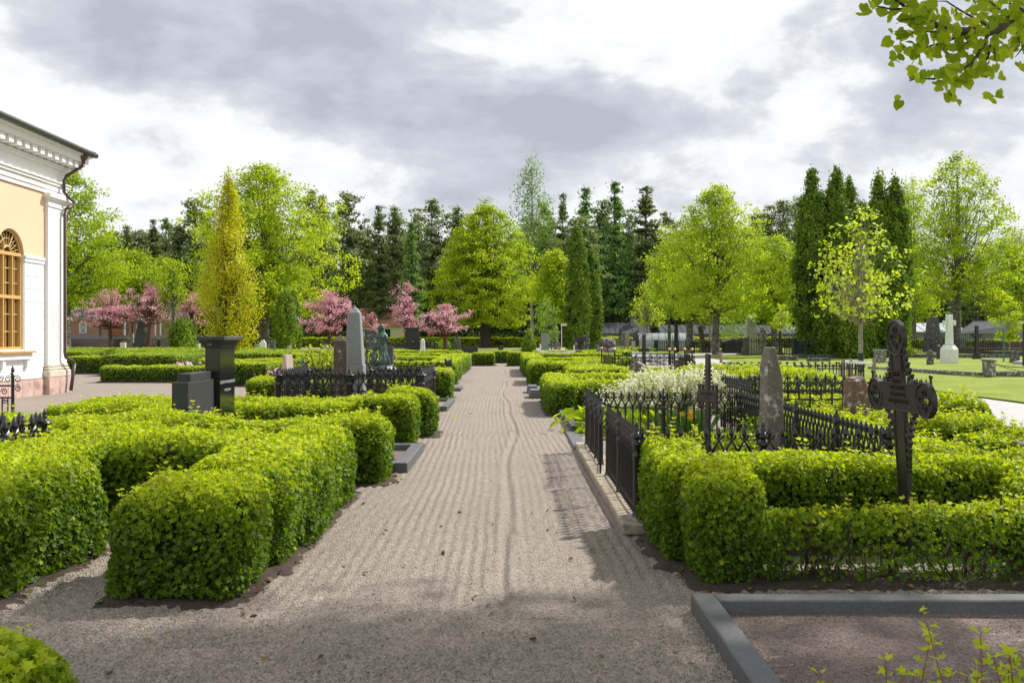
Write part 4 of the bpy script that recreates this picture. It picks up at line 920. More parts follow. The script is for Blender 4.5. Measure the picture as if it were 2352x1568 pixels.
# ---- bronze mother and child
t = thing('bronze_statue', 'green-patinated bronze statue of a standing woman with a kneeling child, on a rock base', 'statue', (XW(877, 27), 27, 0), R(-12))
mb = MB(); mb.loft([(0, 0, 0, .52, .40, .05, 1), (0, 0, .35, .50, .38, .07, 2), (.02, 0, .62, .48, .36, .08, 1), (0, 0, .76, .38, .30, .08, .5), (.05, 0, .80, .2, .18)], 14); mb.build('rock_base', 'bronze', t)
mb = MB()
mb.loft([(.05, 0, .78, .17, .15, .16, 0), (.055, 0, .84, .19, .16, .16, .2), (.05, 0, .98, .145, .13, .14, .5), (.035, 0, 1.12, .12, .11, .10, .8), (.02, 0, 1.28, .125, .105, .06, 1), (.01, 0, 1.38, .135, .105, .02, 1), (.005, -.005, 1.46, .105, .085), (0, -.01, 1.55, .105, .08), (0, -.015, 1.64, .125, .095),
         (0, -.01, 1.70, .135, .08), (0, 0, 1.745, .12, .06), (.0, .005, 1.765, .05, .045), (-.005, 0, 1.80, .042, .042), (-.01, -.01, 1.83, .058, .062), (-.012, -.02, 1.88, .07, .08), (-.012, -.015, 1.94, .066, .078), (-.01, -.005, 1.985, .04, .05), (-.01, 0, 1.995, .01, .01)], 20)
for s_ in (-1, 1): mb.ball((s_ * .05, -.085, 1.625), .043, 8, 6)
mb.ball((-.012, -.10, 1.89), .016, 6, 5)                                                # nose
for s_ in (-1, 1): mb.ball((-.012 + s_ * .026, -.088, 1.905), .010, 5, 4)
mb.tube([(-.02, -.092, 1.858), (-.004, -.092, 1.858)], .008, 5)
mb.tube([(-.125, 0, 1.70), (-.165, -.01, 1.60), (-.175, -.02, 1.48), (-.165, -.05, 1.36), (-.15, -.08, 1.25)], [.045, .042, .036, .030, .022], 8)
mb.tube([(.125, 0, 1.70), (.165, -.02, 1.58), (.175, -.05, 1.50), (.10, -.11, 1.45), (.03, -.125, 1.46)], [.045, .040, .035, .028, .022], 8)
for k in range(5):
    a = (k - 2) * .018; mb.tube([(-.15 + a, -.085, 1.245), (-.148 + a * 1.2, -.095, 1.20), (-.145 + a * 1.1, -.098, 1.165 + abs(k - 2) * .008)], [.010, .009, .006], 5)
    mb.tube([(.03, -.125, 1.46 + a * .6), (-.01, -.13, 1.455 + a * .8), (-.045 + abs(k - 2) * .008, -.12, 1.45 + a)], [.010, .009, .006], 5)
mb.build('woman_figure', 'bronze', t, smooth=True)
mb = MB(); mb.loft([(.01, .05, 1.55, .07, .03), (0, .06, 1.66, .10, .05, .1), (-.005, .045, 1.80, .085, .06, .1), (-.012, .01, 1.90, .085, .085, .06), (-.012, .0, 1.97, .075, .082), (-.01, .0, 2.01, .04, .045), (-.01, .0, 2.02, .01, .01)], 12)
for s_ in (-1, 1): mb.tube([(s_ * .06 - .01, -.05, 1.97), (s_ * .08 - .01, -.035, 1.88), (s_ * .085, -.03, 1.78), (s_ * .09, -.05, 1.68)], [.02, .028, .028, .012], 6)
mb.build('hair', 'bronze', t, smooth=True)
mb = MB(); mb.loft([(.17, .02, .80, .10, .07, .1), (.19, .02, .95, .07, .05, .1), (.13, .02, 1.12, .05, .05), (.08, .01, 1.30, .05, .05)], 8); mb.build('skirt_fold', 'bronze', t, smooth=True)
mb = MB(); mb.loft([(-.20, -.12, .80, .12, .12), (-.20, -.12, .90, .115, .10), (-.20, -.12, 1.00, .085, .07), (-.20, -.12, 1.10, .095, .07), (-.20, -.12, 1.16, .085, .055), (-.20, -.12, 1.18, .035, .035), (-.20, -.125, 1.21, .03, .03), (-.20, -.13, 1.25, .062, .062), (-.20, -.13, 1.31, .068, .07), (-.20, -.13, 1.37, .03, .03), (-.2, -.13, 1.375, .01, .01)], 14)
for s_ in (-1, 1):
    mb.tube([(-.20 + s_ * .085, -.12, 1.15), (-.20 + s_ * .13, -.15, 1.04), (-.20 + s_ * .10, -.22, .94), (-.20 + s_ * .03, -.27, .90)], [.032, .028, .024, .016], 7)
    mb.tube([(-.20 + s_ * .05, -.12, .86), (-.20 + s_ * .10, -.24, .86), (-.20 + s_ * .11, -.10, .81)], [.055, .05, .035], 7)
    for k in range(4): mb.tube([(-.20 + s_ * .03, -.27, .90), (-.20 + s_ * .02 + (k - 1.5) * .012, -.31, .885)], [.009, .006], 4)
mb.build('child_figure', 'bronze', t, smooth=True)
mb = MB(); mb.loft([(-.2, -.115, 1.27, .072, .06), (-.2, -.11, 1.33, .078, .078), (-.2, -.12, 1.385, .045, .045), (-.2, -.12, 1.39, .01, .01)], 10); mb.build('hair', 'bronze', t, smooth=True)

# ---- stones around the statue and further left
stone('grey upright stone slab directly behind the bronze statue', 893, 30, 'dark_lichen', slab(.30, .2, 1.30))
stone('small rounded dark headstone right of the statue', 903, 38, 'dark_lichen', slab(.36, .2, .88, 'shoulder'))
stone('small pale block stone right of the statue, behind the low cross fence', 911, 33, 'white_stone', slab(.22, .2, .74, 'rough'))
stone('large dark lichened stone with a rounded top left behind the statue', 857, 60, 'dark_lichen', slab(.75, .4, 2.05, 'arch'))
stone('dark square column just right of the grey obelisk', 829, 60, 'dark_granite', MB().box(-.16, .16, -.16, .16, 0, 2.0).box(-.22, .22, -.22, .22, 2.0, 2.12))
t = thing('family_monument', 'dark monument with a projecting cap in front of the cottage, behind ball-topped fence', 'gravestone', (XW(948, 87), 87, 0))
MB().box(-.62, .62, -.35, .35, 0, 2.25, 0, .0).build('slab', 'iron', t); MB().box(-.72, .72, -.42, .42, 2.25, 2.34).box(-.84, .84, -.5, .5, 2.342, 2.46).build('cap', 'iron', t)
stone('white marble obelisk with a draped top right of the statue', 971, 58, 'white_stone', obelisk_mb(.19, .17, 1.52, .10, .62))
stone('short grey stone beside the white marble obelisk', 983, 58, 'dark_lichen', slab(.2, .2, .85))
stone('tall rough grey stele between the cottage and the big central linden', 1050, 95, 'dark_lichen', slab(.78, .3, 1.62, 'shoulder'))
stone('small grey rounded stele just right of the big central linden trunk', 1150, 95, 'dark_granite', slab(.55, .25, .75, 'arch'))
stone('tall blue-grey arched stele left of the thuja pair', 1252, 88, 'grey_granite', slab(.82, .25, 1.95, 'arch'))
stone('twin grey stone left of the tall arched stele', 1228, 92, 'lichen_stone', slab(.28, .25, 1.2), name='gravestone')
stone('low wide dark stone before the far hedge, left of the central linden', 1078, 90, 'dark_granite', MB().box(-.8, .8, -.3, .3, 0, .62).box(.5, .85, -.31, .31, 0, .8))
stone('grey headstone with dark wings beyond the airy shrub', 747, 60, 'grey_granite', slab(.60, .2, 1.12, 'shoulder'))
stone('dark stone wing left and right behind the grey headstone', 747, 60.5, 'dark_granite', MB().box(-.85, .85, -.1, .1, 0, .75))
def pole(label, px, D, h, mat, r=.03, name='pole', cat='pole', extra=None):
    mb = MB().tube([(0, 0, 0), (0, 0, h)], r, 7)
    if extra: extra(mb)
    return single(mb, name, mat, label, cat, (XW(px, D), D, 0))
pole('green water standpipe at the hedge before the lion-shaped boulder', 1371, 48, 1.12, 'green_metal', .025, 'water_tap', 'tap', lambda m: m.tube([(-.14, 0, 1.1), (.0, 0, 1.16), (.1, 0, 1.14), (.15, 0, 1.06)], .03, 6).ball((0, 0, 1.14), .05))
pole('green pole with a knob on the lawn right of the black cross', 2305, 57, 2.05, 'green_metal', .045, extra=lambda m: m.ball((0, 0, 2.1), .07))
pole('black thin pole at the right edge of the lawn', 2350, 50, 2.35, 'iron', .05)
t = thing('barrier_tape', 'white plastic tape stretched over the hedge between two pale stakes', 'tape', (XW(1242, 47), 47, 0))
MB().tube([(-.12, 0, 0), (-.12, 0, .95)], .03, 6).tube([(0, 0, 0), (-.02, 0, 1.25)], .035, 6).build('stakes', 'white_paint', t)
mb = MB(); pts = [(x, 0, .86 - .16 * math.sin(math.pi * x / 2.05) * .6 + .03 * x) for x in [i * .17 for i in range(13)]]
mb._add([(a, -.0, c - .04) for a, b, c in pts] + [(a, .012, c + .04) for a, b, c in pts], [(i, i + 1, 14 + i, 13 + i) for i in range(12)]); mb.build('tape', 'ribbon', t)
stone('leaning narrow grey stone post behind the white tape', 1289, 58, 'lichen_stone', MB().box(-.10, .10, -.1, .1, 0, 1.25), rz=0).rotation_euler = (0, R(-9), 0)
stone('gnarled dark wooden cross left of the leaning post', 1267, 60, 'dark_lichen', cross_mb(.25, 1.4, .1, .72, False))
t = thing('gravestone', 'dark column with a broad capital in front of the thuja pair', 'gravestone', (XW(1331, 52), 52, 0)); MB().lathe([(.2, 0), (.2, .15), (.13, .25), (.115, 1.3), (.16, 1.34)], (0, 0, 0), 14).build('column', 'iron', t, smooth=True); MB().box(-.24, .24, -.2, .2, 1.34, 1.5, 0, -.08, -.05).box(-.34, .34, -.28, .28, 1.502, 1.6).build('capital', 'iron_worn', t)
stone('white-stained upright slab left of the dark column, before the thujas', 1327, 56, 'dark_lichen', MB().box(-.17, .17, -.15, .15, 0, 1.35))
stone('tall rough slab right of the dark column, before the thujas', 1347, 56, 'dark_lichen', MB().box(-.15, .15, -.2, .2, 0, 1.72))
stone('short lichened stone post below the dark column', 1329, 47, 'lichen_stone', MB().box(-.14, .14, -.14, .14, 0, .95))
t = thing('boulder_monument', 'lion-shaped dark boulder resting on rough stone blocks, left of the gilt-ball fence', 'gravestone', (XW(1394, 52), 52, 0))
mb = MB(); mb.box(-.55, -.02, -.4, .4, 0, .55); mb.box(.0, .55, -.4, .4, 0, .55); mb.box(-.52, .0, -.38, .38, .555, 1.02); mb.box(.02, .5, -.36, .36, .555, 1.0); mb.build('blocks', 'lichen_stone', t, bevel=.05)
mb = MB(); mb.loft([(0, 0, 1.0, .42, .34, .06), (0, 0, 1.2, .48, .36, .09, 1), (.04, 0, 1.38, .42, .30, .10, 2), (.08, 0, 1.5, .26, .2, .1, 1), (.1, 0, 1.53, .1, .08)], 12); mb.build('boulder', 'dark_lichen', t, smooth=True)
t = thing('gravestone', 'squat grey pedestal with a lichened gabled top, left of the white spirea', 'gravestone', (XW(1465, 23.8), 23.8, 0), R(-20))
MB().box(-.15, .15, -.15, .15, 0, .78).build('pedestal', 'lichen_stone', t, bevel=.01); mb = MB(); mb.box(-.19, .19, -.19, .19, .78, .84); mb.prism([(-.19, .842), (.19, .842), (.19, .88), (0, 1.0), (-.19, .88)], -.18, .18); mb.build('cap', 'lichen_stone', t, bevel=.008)
stone('small grey urn pedestal left of the gabled pedestal', 1429, 26, 'dark_granite', MB().box(-.09, .09, -.09, .09, 0, .62).box(-.13, .13, -.13, .13, .62, .70))
stone('thick dark cross standing inside the gilt-ball fence', 1479, 34, 'iron_worn', cross_mb(.2, 1.72, .13, .62))
stone('low brown block stone just above the left spirea tips', 1564, 40, 'brown_stone', MB().box(-.25, .25, -.15, .15, 0, .62))
stone('lower brown block stone just above the right spirea tips', 1586, 40, 'brown_stone', MB().box(-.2, .2, -.15, .15, 0, .55))
stone('tall cream obelisk with a carved wreath inside the tall picket fence', 1724, 80.5, 'cream_stone', obelisk_mb(.56, .5, 3.62, .28, .62, .75, 1.2).tube([(.2 * math.cos(k * .52), -.42, 2.85 + .2 * math.sin(k * .52)) for k in range(13)], .05, 5))
stone('slender rough pillar stone right of the cream wreath obelisk', 1752, 79.5, 'lichen_stone', MB().loft([(0, 0, 0, .34, .26), (0, 0, 1.4, .32, .24, .03), (0, 0, 2.2, .27, .2, .03), (0, 0, 2.42, .14, .1)], 10))
stone('small gnarled cross inside the right part of the tall picket fence', 1791, 80, 'dark_lichen', cross_mb(.45, 2.1, .24, .6))
stone('grey coffin-topped pillar between the tall picket fence and the scroll fence', 1829, 76, 'dark_granite', MB().box(-.32, .32, -.3, .3, 0, 1.25).box(-.27, .27, -.26, .26, 1.25, 1.5))
stone('tall grey pillar right beside it, with a pale slanted cap', 1831, 77.5, 'grey_granite', slab(.55, .55, 1.72, 'gable'))
stone('long low dark rough block at the lawn edge before the tall picket fence', 1802, 62, 'dark_lichen', MB().box(-1.1, .85, -.3, .3, 0, .33))
stone('long lichened foundation kerb under the scroll fence', 1905, 70, 'dark_lichen', MB().box(-2.7, 2.6, -.25, .25, 0, .25))
stone('low dark step block left of the thuja group on the lawn', 1880, 60, 'dark_lichen', MB().box(-.7, .7, -.3, .3, 0, .22))
t = thing('gravestone', 'light grey inscribed headstone with a flat cap at the foot of the thuja group', 'gravestone', (XW(2021, 52), 52, 0), R(-14))
MB().box(-.32, .32, -.16, .16, 0, .82).build('slab', 'lichen_stone', t, bevel=.01); MB().box(-.37, .37, -.2, .2, .822, .90).build('cap', 'grey_granite', t, bevel=.01); MB().box(-.4, .4, -.22, .22, -.02, .06).build('foot', 'grey_granite', t)
stone('short lichened pillar stone on the lawn left of the white cross', 2136, 50, 'dark_lichen', MB().loft([(0, 0, 0, .2, .17), (0, 0, .7, .19, .16, .03), (0, 0, .86, .13, .11), (0, 0, .92, .05, .05)], 10), bevel=0)
t = thing('cross_monument', 'white stone cross on a tapered octagonal pedestal on the lawn', 'gravestone', (XW(2180, 56), 56, 0))
MB().loft([(0, 0, 0, .56, .5), (0, 0, .85, .56, .5), (0, 0, .92, .50, .45), (0, 0, 1.10, .36, .32), (0, 0, 1.14, .36, .32)], 8).build('pedestal', 'white_stone', t)
mb = MB(); mb.box(-.19, .19, -.17, .17, 1.14, 2.98, R(0), .03, .02); mb.box(-.36, -.192, -.14, .14, 2.32, 2.62); mb.box(.192, .36, -.14, .14, 2.32, 2.62); mb.build('cross', 'white_stone', t, bevel=.02)
stone('tall dark obelisk on a broad stepped base behind the white cross', 2142, 97, 'dark_lichen', obelisk_mb(.58, .55, 3.75, .15, .74, 1.9, 1.35))
stone('black iron cross with pierced plate on a dark base, right of the white cross', 2243, 66, 'iron', cross_mb(.36, 2.42, .22, .68).box(-.3, .3, -.02, .02, 1.55, 1.62))
stone('grey rough tapering stone near the right edge of the lawn', 2330, 56, 'dark_lichen', slab(.52, .3, .78, 'slant'))
stone('flat grey slab lying beside the tapering stone at the right edge', 2345, 54, 'grey_granite', MB().loft([(0, 0, 0, .5, .4), (0, 0, .14, .45, .35), (0, 0, .2, .2, .15)], 10))
stone('long low lichened kerb behind the white cross monument', 2170, 70, 'dark_lichen', MB().box(-3.6, 5.4, -.2, .2, 0, .26), name='stone_kerb', cat='kerb')
stone('broad raised tomb platform of stone slabs at the right', 2300, 88, 'brown_stone', MB().box(-3.4, 3.4, -2.5, 2.5, 0, .55).box(-1.7, 2.4, -1.2, 1.2, .552, 1.15), name='tomb', cat='tomb')
stone('dark flat ledger stone before the right end of the raised tomb platform', 2315, 76, 'dark_granite', MB().box(.5, 2.4, -.8, .8, 0, .38), name='tomb', cat='tomb')
stone('dark flat ledger stone nearer the black cross, before the raised tomb platform', 2290, 76, 'dark_granite', MB().box(-.7, .7, -.8, .8, 0, .42), name='tomb', cat='tomb')
t = thing('chained_grave', 'stone post and low lichened kerb with rusty hanging chains, right edge of the lawn', 'grave', (XW(2271, 37.5), 37.5, 0))
MB().box(-.19, .19, -.19, .19, 0, .62).box(-.23, .23, -.23, .23, .622, .70).build('post', 'lichen_stone', t, bevel=.02); MB().box(-.16, .16, -.16, .16, 0, .45).build('post', 'lichen_stone', t, bevel=.02, loc=(3.0, 1.0, 0))

mb = MB(); mb.box(-.0, 3.6, -.15, .15, 0, .20, R(-24)); mb.build('kerb', 'lichen_stone', t, bevel=.02, loc=(.0, -.2, 0)); mb = MB(); mb.box(-.15, .15, 0, 7.5, 0, .16); mb.build('kerb', 'lichen_stone', t, bevel=.02, loc=(-.15, .2, 0), rz=R(14))
mb = MB()
for (a, b, sag) in (((.2, 0, .5), (3.0, 1.0, .42), .12), ((.2, 0, .52), (2.6, -1.2, .45), .30)):
    for k in range(22):
        f = k / 21; p = [a[i] + (b[i] - a[i]) * f for i in range(3)]; p[2] -= sag * (1 - (2 * f - 1) ** 2); mb.tube([(p[0] - .055, p[1], p[2]), (p[0], p[1] + (.02 if k % 2 else -.02), p[2] + .02), (p[0] + .055, p[1], p[2])], .02, 5)
mb.build('chain', 'brown_stone', t)
t = thing('tree_guard', 'low wooden guard rail of posts and rope round the front young lime', 'rail', (XW(1956, 35), 35, 0))
for x, y in ((-.32, 0), (.28, .9), (.9, .1)):
    MB().tube([(0, 0, 0), (0, 0, .78)], .07, 8).build('post', 'wood', t, loc=(x, y, 0))
MB().tube([(-.34, 0, .68), (.28, .9, .66), (.92, .1, .62)], .045, 6).tube([(-.3, 0, .6), (.9, .1, .6)], .04, 6).build('rail', 'ribbon', t)
t = thing('tree_guard', 'low wooden rail beside the road below the tall linden trunks', 'rail', (XW(1656, 56), 56, 0)); MB().tube([(0, 0, 0), (0, 0, .68)], .09, 8).build('post', 'wood', t); MB().tube([(0, 0, 0), (0, 0, .6)], .09, 8).build('post', 'wood', t, loc=(-2.1, .2, 0)); MB().tube([(-2.1, 0, .3), (0, 0, .5)], .05, 6).build('rail', 'wood', t)
stone('dark pointed monument with stepped base left of the cherry trees', 325, 93, 'dark_granite', obelisk_mb(.52, .5, 3.35, .18, .5, 1.0, 1.45))
stone('little square stone post with a pyramid top at the downpipe', 167, 41, 'lichen_stone', obelisk_mb(.24, .22, .62, .12, 1.0))
stone('narrow green patinated stele at the extreme left edge', -4, 8.5, 'green_metal', MB().box(-.05, .05, -.03, .03, 0, .88).box(-.06, .06, -.04, .04, .882, .90))


# far small gravestones, left and centre
SG = 'small gravestones on the far lawn'
fs = [(283, 97, .55, 1.0, 'white_stone', 'flat', 'white L-shaped block stones right of the dark pointed monument'), (297, 98, 1.2, .9, 'lichen_stone', 'flat', 'low grey bench-like stone beside the white blocks'), (303, 97, .35, 2.0, 'lichen_stone', 'flat', 'narrow pale upright slab left of the first cherry trunk'),
      (357, 96, .45, 1.1, 'red_lichen', 'flat', 'small reddish stone just right of the first cherry trunk'), (367, 96, .3, 1.25, 'dark_granite', 'flat', 'thin black post stone right of the reddish one'), (275, 94, .7, .5, 'red_lichen', 'rough', 'low reddish rough stone at the foot of the dark pointed monument'),
      (385, 95, .9, .35, 'white_stone', 'flat', 'flat white slab between the two left cherry trunks'), (399, 95, .9, .45, 'grey_granite', 'flat', 'low grey block left of the slim lime trunk'), (438, 96, .55, 1.75, 'beige_stone', 'arch', 'pale pink round-topped stele right of the slim trunk'),
      (425, 95, .3, 1.1, 'white_stone', 'shoulder', 'little white lantern stone left of the pink stele'), (455, 95, .4, .9, 'white_stone', 'flat', 'white slab beside the second cherry trunk'), (474, 95, .35, 1.0, 'dark_granite', 'flat', 'dark square post stone right of the second cherry trunk'),
      (497, 96, .35, 1.5, 'red_lichen', 'flat', 'narrow brownish slab before the far hedge, third past the second cherry'), (508, 95, .4, 1.9, 'dark_granite', 'arch', 'tall dark pointed stele left of the dark conifer'), (525, 93, .35, 1.0, 'iron', 'arch', 'short black cylinder stone left of the white figure'),
      (540, 93, .5, .7, 'white_stone', 'rough', 'small white winged grave ornament near the dark conifer'), (618, 90, .0, 0, '', '', ''), (1035, 92, .0, 0, '', '', '')]
for px, D, w_, h, m, tp, lb in fs:
    if w_: stone(lb, px if px < 300 else px, D, m, slab(w_, .3, h, tp), group=SG, bevel=0)
fs2 = [(592, 88, .5, .9, 'grey_granite', 'flat', 'light grey block stone right of the dark conifer, left of the pillar cap'), (604, 87, .6, 1.3, 'white_stone', 'shoulder', 'whitish stepped stone just above the black pillar cap'),
       (628, 86, .35, 1.3, 'dark_lichen', 'arch', 'little grey statue-like stone right of the golden oak'), (665, 86, .35, .8, 'beige_stone', 'arch', 'small pinkish stone right of the dark maple trunk'),
       (1322, 80, .4, .9, 'white_stone', 'arch', 'whitish low stone behind the white-stained slab'), (790, 80, .35, 1.4, 'brown_stone', 'flat', 'slim brown stone under the middle cherry'), (806, 82, .5, .95, 'white_stone', 'flat', 'whitish block under the middle cherry trunk')]
for px, D, w_, h, m, tp, lb in fs2: stone(lb, px, D, m, slab(w_, .3, h, tp), group=SG, bevel=0)
cg = [(1388, 0, .5, 1.0, 'white_stone', 'flat', 'leftmost pale slab of the stone cluster before the grey shed'), (1394, 0, .35, .9, 'red_lichen', 'arch', 'small reddish arched stone in the cluster before the grey shed'), (1416, 0, 1.1, 1.0, 'lichen_stone', 'flat', 'broad grey block stone before the cluster of steles'),
      (1424, 4, .35, 2.6, 'brown_stone', 'shoulder', 'tall brown cross-shaped stone left in the cluster by the shelter'), (1432, 3, .8, 1.9, 'lichen_stone', 'gable', 'grey gothic stele in the middle of the cluster by the shelter'), (1441, 2, .4, 2.3, 'beige_stone', 'shoulder', 'pinkish slender cross stone next to the gothic stele'),
      (1449, 3, .5, 1.3, 'lichen_stone', 'arch', 'small arched stele right of the pinkish cross'), (1463, 2, .9, 2.3, 'dark_lichen', 'shoulder', 'dark Celtic cross stone nearest the curved-roof shelter'), (1455, 0, .4, 1.1, 'white_stone', 'flat', 'pale slab left of the Celtic cross stone')]
for px, dd, w_, h, m, tp, lb in cg: stone(lb, px, 104 + dd, m, slab(w_, .4, h, tp), group='cluster of old stones before the grey shed', bevel=0)
stone('grey tall draped column stone left of the two big linden trunks', 1537, 96, 'dark_lichen', obelisk_mb(.2, .2, 3.0, .3, .7))
stone('black cross pillar rising over the curved-roof shelter', 1583 - 30, 92, 'iron', obelisk_mb(.24, .22, 3.2, .2, .6))
stone('grey cross stone between the two big linden trunks', 1612, 94, 'lichen_stone', cross_mb(.4, 3.0, .35, .8))
stone('leaning broken column stone between the two big linden trunks', 1618, 93, 'brown_stone', MB().box(-.22, .22, -.2, .2, 0, 2.7)).rotation_euler = (0, R(-10), 0)
t = thing('tomb', 'black gabled sarcophagus tomb right of the big linden trunks', 'tomb', (XW(1680, 88), 88, 0)); MB().box(-.8, .8, -.6, .6, 0, 1.0).build('chest', 'iron', t); MB().prism([(-.95, 1.002), (.95, 1.002), (.95, 1.12), (0, 1.4), (-.95, 1.12)], -.7, .7).build('lid', 'iron_worn', t)

# ================================================================== trees
def prof_linden(t): return np.clip(np.sin(np.pi * (.14 + .86 * np.clip(t, 0, 1)) ** .86), 0, 1) ** .62 * (1 - .12 * t)
def prof_round(t): return np.sqrt(np.clip(1 - (2 * t - 1) ** 2, 0, 1))
def prof_flame(t): return np.clip(np.minimum(1, .40 + 2.0 * t) * np.clip(1 - t, 0, 1) ** .80 * 1.25, 0, 1)
def prof_thuja(t): return np.clip(np.minimum(1, .75 + 1.2 * t), 0, 1) * np.clip(1.02 - t ** 3.6, 0, 1) ** .8
def prof_cone(t): return np.clip(1 - t, 0, 1) ** .85 * (.75 + .25 * np.minimum(1, t * 6))
def prof_pine(t): return np.clip(np.minimum(1, .45 + 1.5 * t), 0, 1) * np.clip(1.03 - t ** 2.2, 0, 1) ** .7
def crown_pts(g, z0, z1, Rr, prof, ncl, nlf, sig, flat=.7, lump=.16, inner=.5, drop=0.0):
    "leaf clumps through the crown volume, biased to its outside, with an uneven outline"
    t = g.random(ncl * 4) ; keep = g.random(ncl * 4) < (.15 + prof(t)); t = t[keep][:ncl]; n = len(t)
    a = g.uniform(0, 2 * np.pi, n); f = g.random(n) ** inner
    ph = g.uniform(0, 6.28, 4)
    lm = 1 + lump * (np.sin(3 * a + ph[0] + t * 5) + np.sin(5 * a + ph[1] - t * 8) * .7 + np.sin(2 * a + ph[2] + t * 13) * .6) + g.normal(size=n) * lump * .35
    r = Rr * prof(t) * f * lm
    C = np.stack([r * np.cos(a), r * np.sin(a), z0 + (z1 - z0) * t + (1 - f) * 0 - drop * (f ** 2) * Rr * .3], 1)
    P = np.repeat(C, nlf, 0) + g.normal(size=(n * nlf, 3)) * np.array([sig, sig, sig * flat])
    ax = P.copy(); ax[:, 2] = (P[:, 2] - (z0 + (z1 - z0) * .4)) * .5
    N = unit(ax) * .6 + np.array([0, 0, .5]) + g.normal(size=P.shape) * .6
    v = np.repeat(.45 + .28 * (f - .6) + g.normal(size=n) * .13, nlf) + g.normal(size=n * nlf) * .12  # inner clumps coloured darker, painting the shade within the crown
    return C, P, N, v, t, f
def limbs(mb, g, C, trunk_top, z0, r0, k, zfork, rl=.35):
    "limbs from the trunk to a choice of clumps"
    idx = g.choice(len(C), min(k, len(C)), replace=False)
    for i in idx:
        c = C[i]; zs = zfork + (min(c[2], trunk_top) - zfork) * g.uniform(.15, .6); rr = r0 * rl * (1 - .7 * (zs - z0) / max(.1, trunk_top - z0)) * g.uniform(.5, 1)
        s = np.array([0, 0, zs]); m = s + (c - s) * .45 + np.array([0, 0, -.06 * np.linalg.norm(c - s)]) + g.normal(size=3) * .04 * np.linalg.norm(c - s)
        m2 = s + (c - s) * .75 + g.normal(size=3) * .04 * np.linalg.norm(c - s)
        mb.tube([s, m, m2, c * .98], [rr, rr * .65, rr * .4, rr * .15], 5, False)
def tree(label, cat, loc, H, zc, Rr, prof, mat, barkm, seed, tr=.25, ncl=420, nlf=45, sig=.55, leaf=.26, name='tree', flat=.7, lump=.16, inner=.5, nl=40, group=None, trunks=1, lean=0.0, drop=0.0, tmpl=FLAT, vs=0.0, rl=.35, zfork=None):
    g = np.random.default_rng(seed); t = thing(name, label, cat, loc, g.uniform(0, 6), group)
    C, P, N, v, tt, f = crown_pts(g, zc, H, Rr, prof, ncl, nlf, sig, flat, lump, inner, drop)
    mb = MB(); zf = zfork if zfork is not None else zc + (H - zc) * .06; top = H * .93
    wv = [g.normal() * tr * .5 for _ in range(6)]
    mb.tube([(0, 0, -.1), (0, 0, .25), (wv[0] * .3, 0, zf * .5), (wv[1] * .3, wv[2] * .3, zf), (wv[3] * .6, wv[4] * .6, zf + (top - zf) * .45), (0, 0, top)], [tr * 1.5, tr * 1.08, tr * .95, tr * .9, tr * .45, tr * .08], 9, False)
    limbs(mb, g, C, top, zf, tr, nl, zf * .9, rl)
    mb.build('trunk', barkm, t, smooth=True)
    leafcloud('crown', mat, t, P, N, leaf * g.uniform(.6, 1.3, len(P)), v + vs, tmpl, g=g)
    return t
def at(px, py): D = DG(py); return (XW(px, D), D, 0)
def P3(px, D, z=0): return (XW(px, D), D, z)
# big broadleaf trees (crown centre px, distance)
tree('tall bright green lime tree partly hidden by the church corner', 'tree', P3(150, 100), 20.3, 4.6, 6.7, prof_linden, 'linden', 'bark', 101, .55, 640, 36, .42, .26)
tree('smaller fresh green tree behind the cherry trees, right of the church', 'tree', P3(312, 125), 13.2, 3.5, 5.2, prof_round, 'linden', 'bark_dark', 102, .3, 300, 45, .6, .32, vs=.05)
tree('huge broad green maple behind the golden columnar oak', 'tree', P3(606, 118), 23.8, 4.4, 10.8, prof_linden, 'linden', 'bark', 103, .75, 1250, 36, .46, .29, lump=.22, vs=.20, inner=.6, nl=130, rl=.22)
tree('golden yellow columnar oak with upright branches, above the black pillar', 'tree', P3(525, 49), 10.4, .40, 1.62, prof_flame, 'gold', 'bark_dark', 104, .15, 620, 36, .13, .10, flat=2.0, lump=.20, nl=160, rl=.3, zfork=.5)
tree('dense round-topped lime tree at the end of the path', 'tree', P3(1116, 130), 21.2, 4.0, 7.9, prof_linden, 'linden', 'bark_dark', 105, .75, 1150, 36, .42, .28, vs=.10, lump=.12, nl=150, flat=.45, drop=.5, rl=.22)
tree('small fresh green lime tree left of the thuja pair', 'tree', P3(1277, 112), 12.0, 3.2, 2.6, prof_round, 'linden', 'bark', 106, .26, 300, 45, .4, .26, vs=.12)
tree('big pale green linden left of the thuja group, with mossy trunk', 'tree', P3(1644, 75), 14.0, 3.2, 4.6, prof_linden, 'linden2', 'bark', 107, .30, 800, 36, .26, .18, lump=.18, nl=70)
tree('linden just left of the big pale one, its crown merging with it', 'tree', P3(1584, 91), 11.8, 3.4, 4.2, prof_round, 'linden2', 'bark', 108, .36, 420, 45, .4, .22, vs=-.12, nl=40)
tree('dense domed pale linden touching the left side of the thuja group', 'tree', P3(1778, 112), 13.8, 3.0, 4.8, prof_round, 'linden2', 'bark', 109, .38, 480, 48, .4, .25, vs=-.08, lump=.08)
tree('tall airy green maple on the right, behind the white cross', 'tree', P3(2197, 98), 21.3, 5.6, 6.5, prof_linden, 'linden', 'bark', 110, .42, 640, 28, .34, .24, lump=.16, nl=150, inner=.42, vs=.05, rl=.22)
tree('paler thin tree peeping out between the thuja group and the airy maple', 'tree', P3(2098, 118), 22.0, 4, 4.2, prof_linden, 'linden2', 'bark', 111, .35, 300, 40, .5, .26, vs=-.1)
tree('distant green tree cut by the right edge of the photo, upper part', 'tree', P3(2330, 128), 16.5, 3, 5.0, prof_round, 'linden', 'bark', 112, .35, 280, 40, .6, .3)
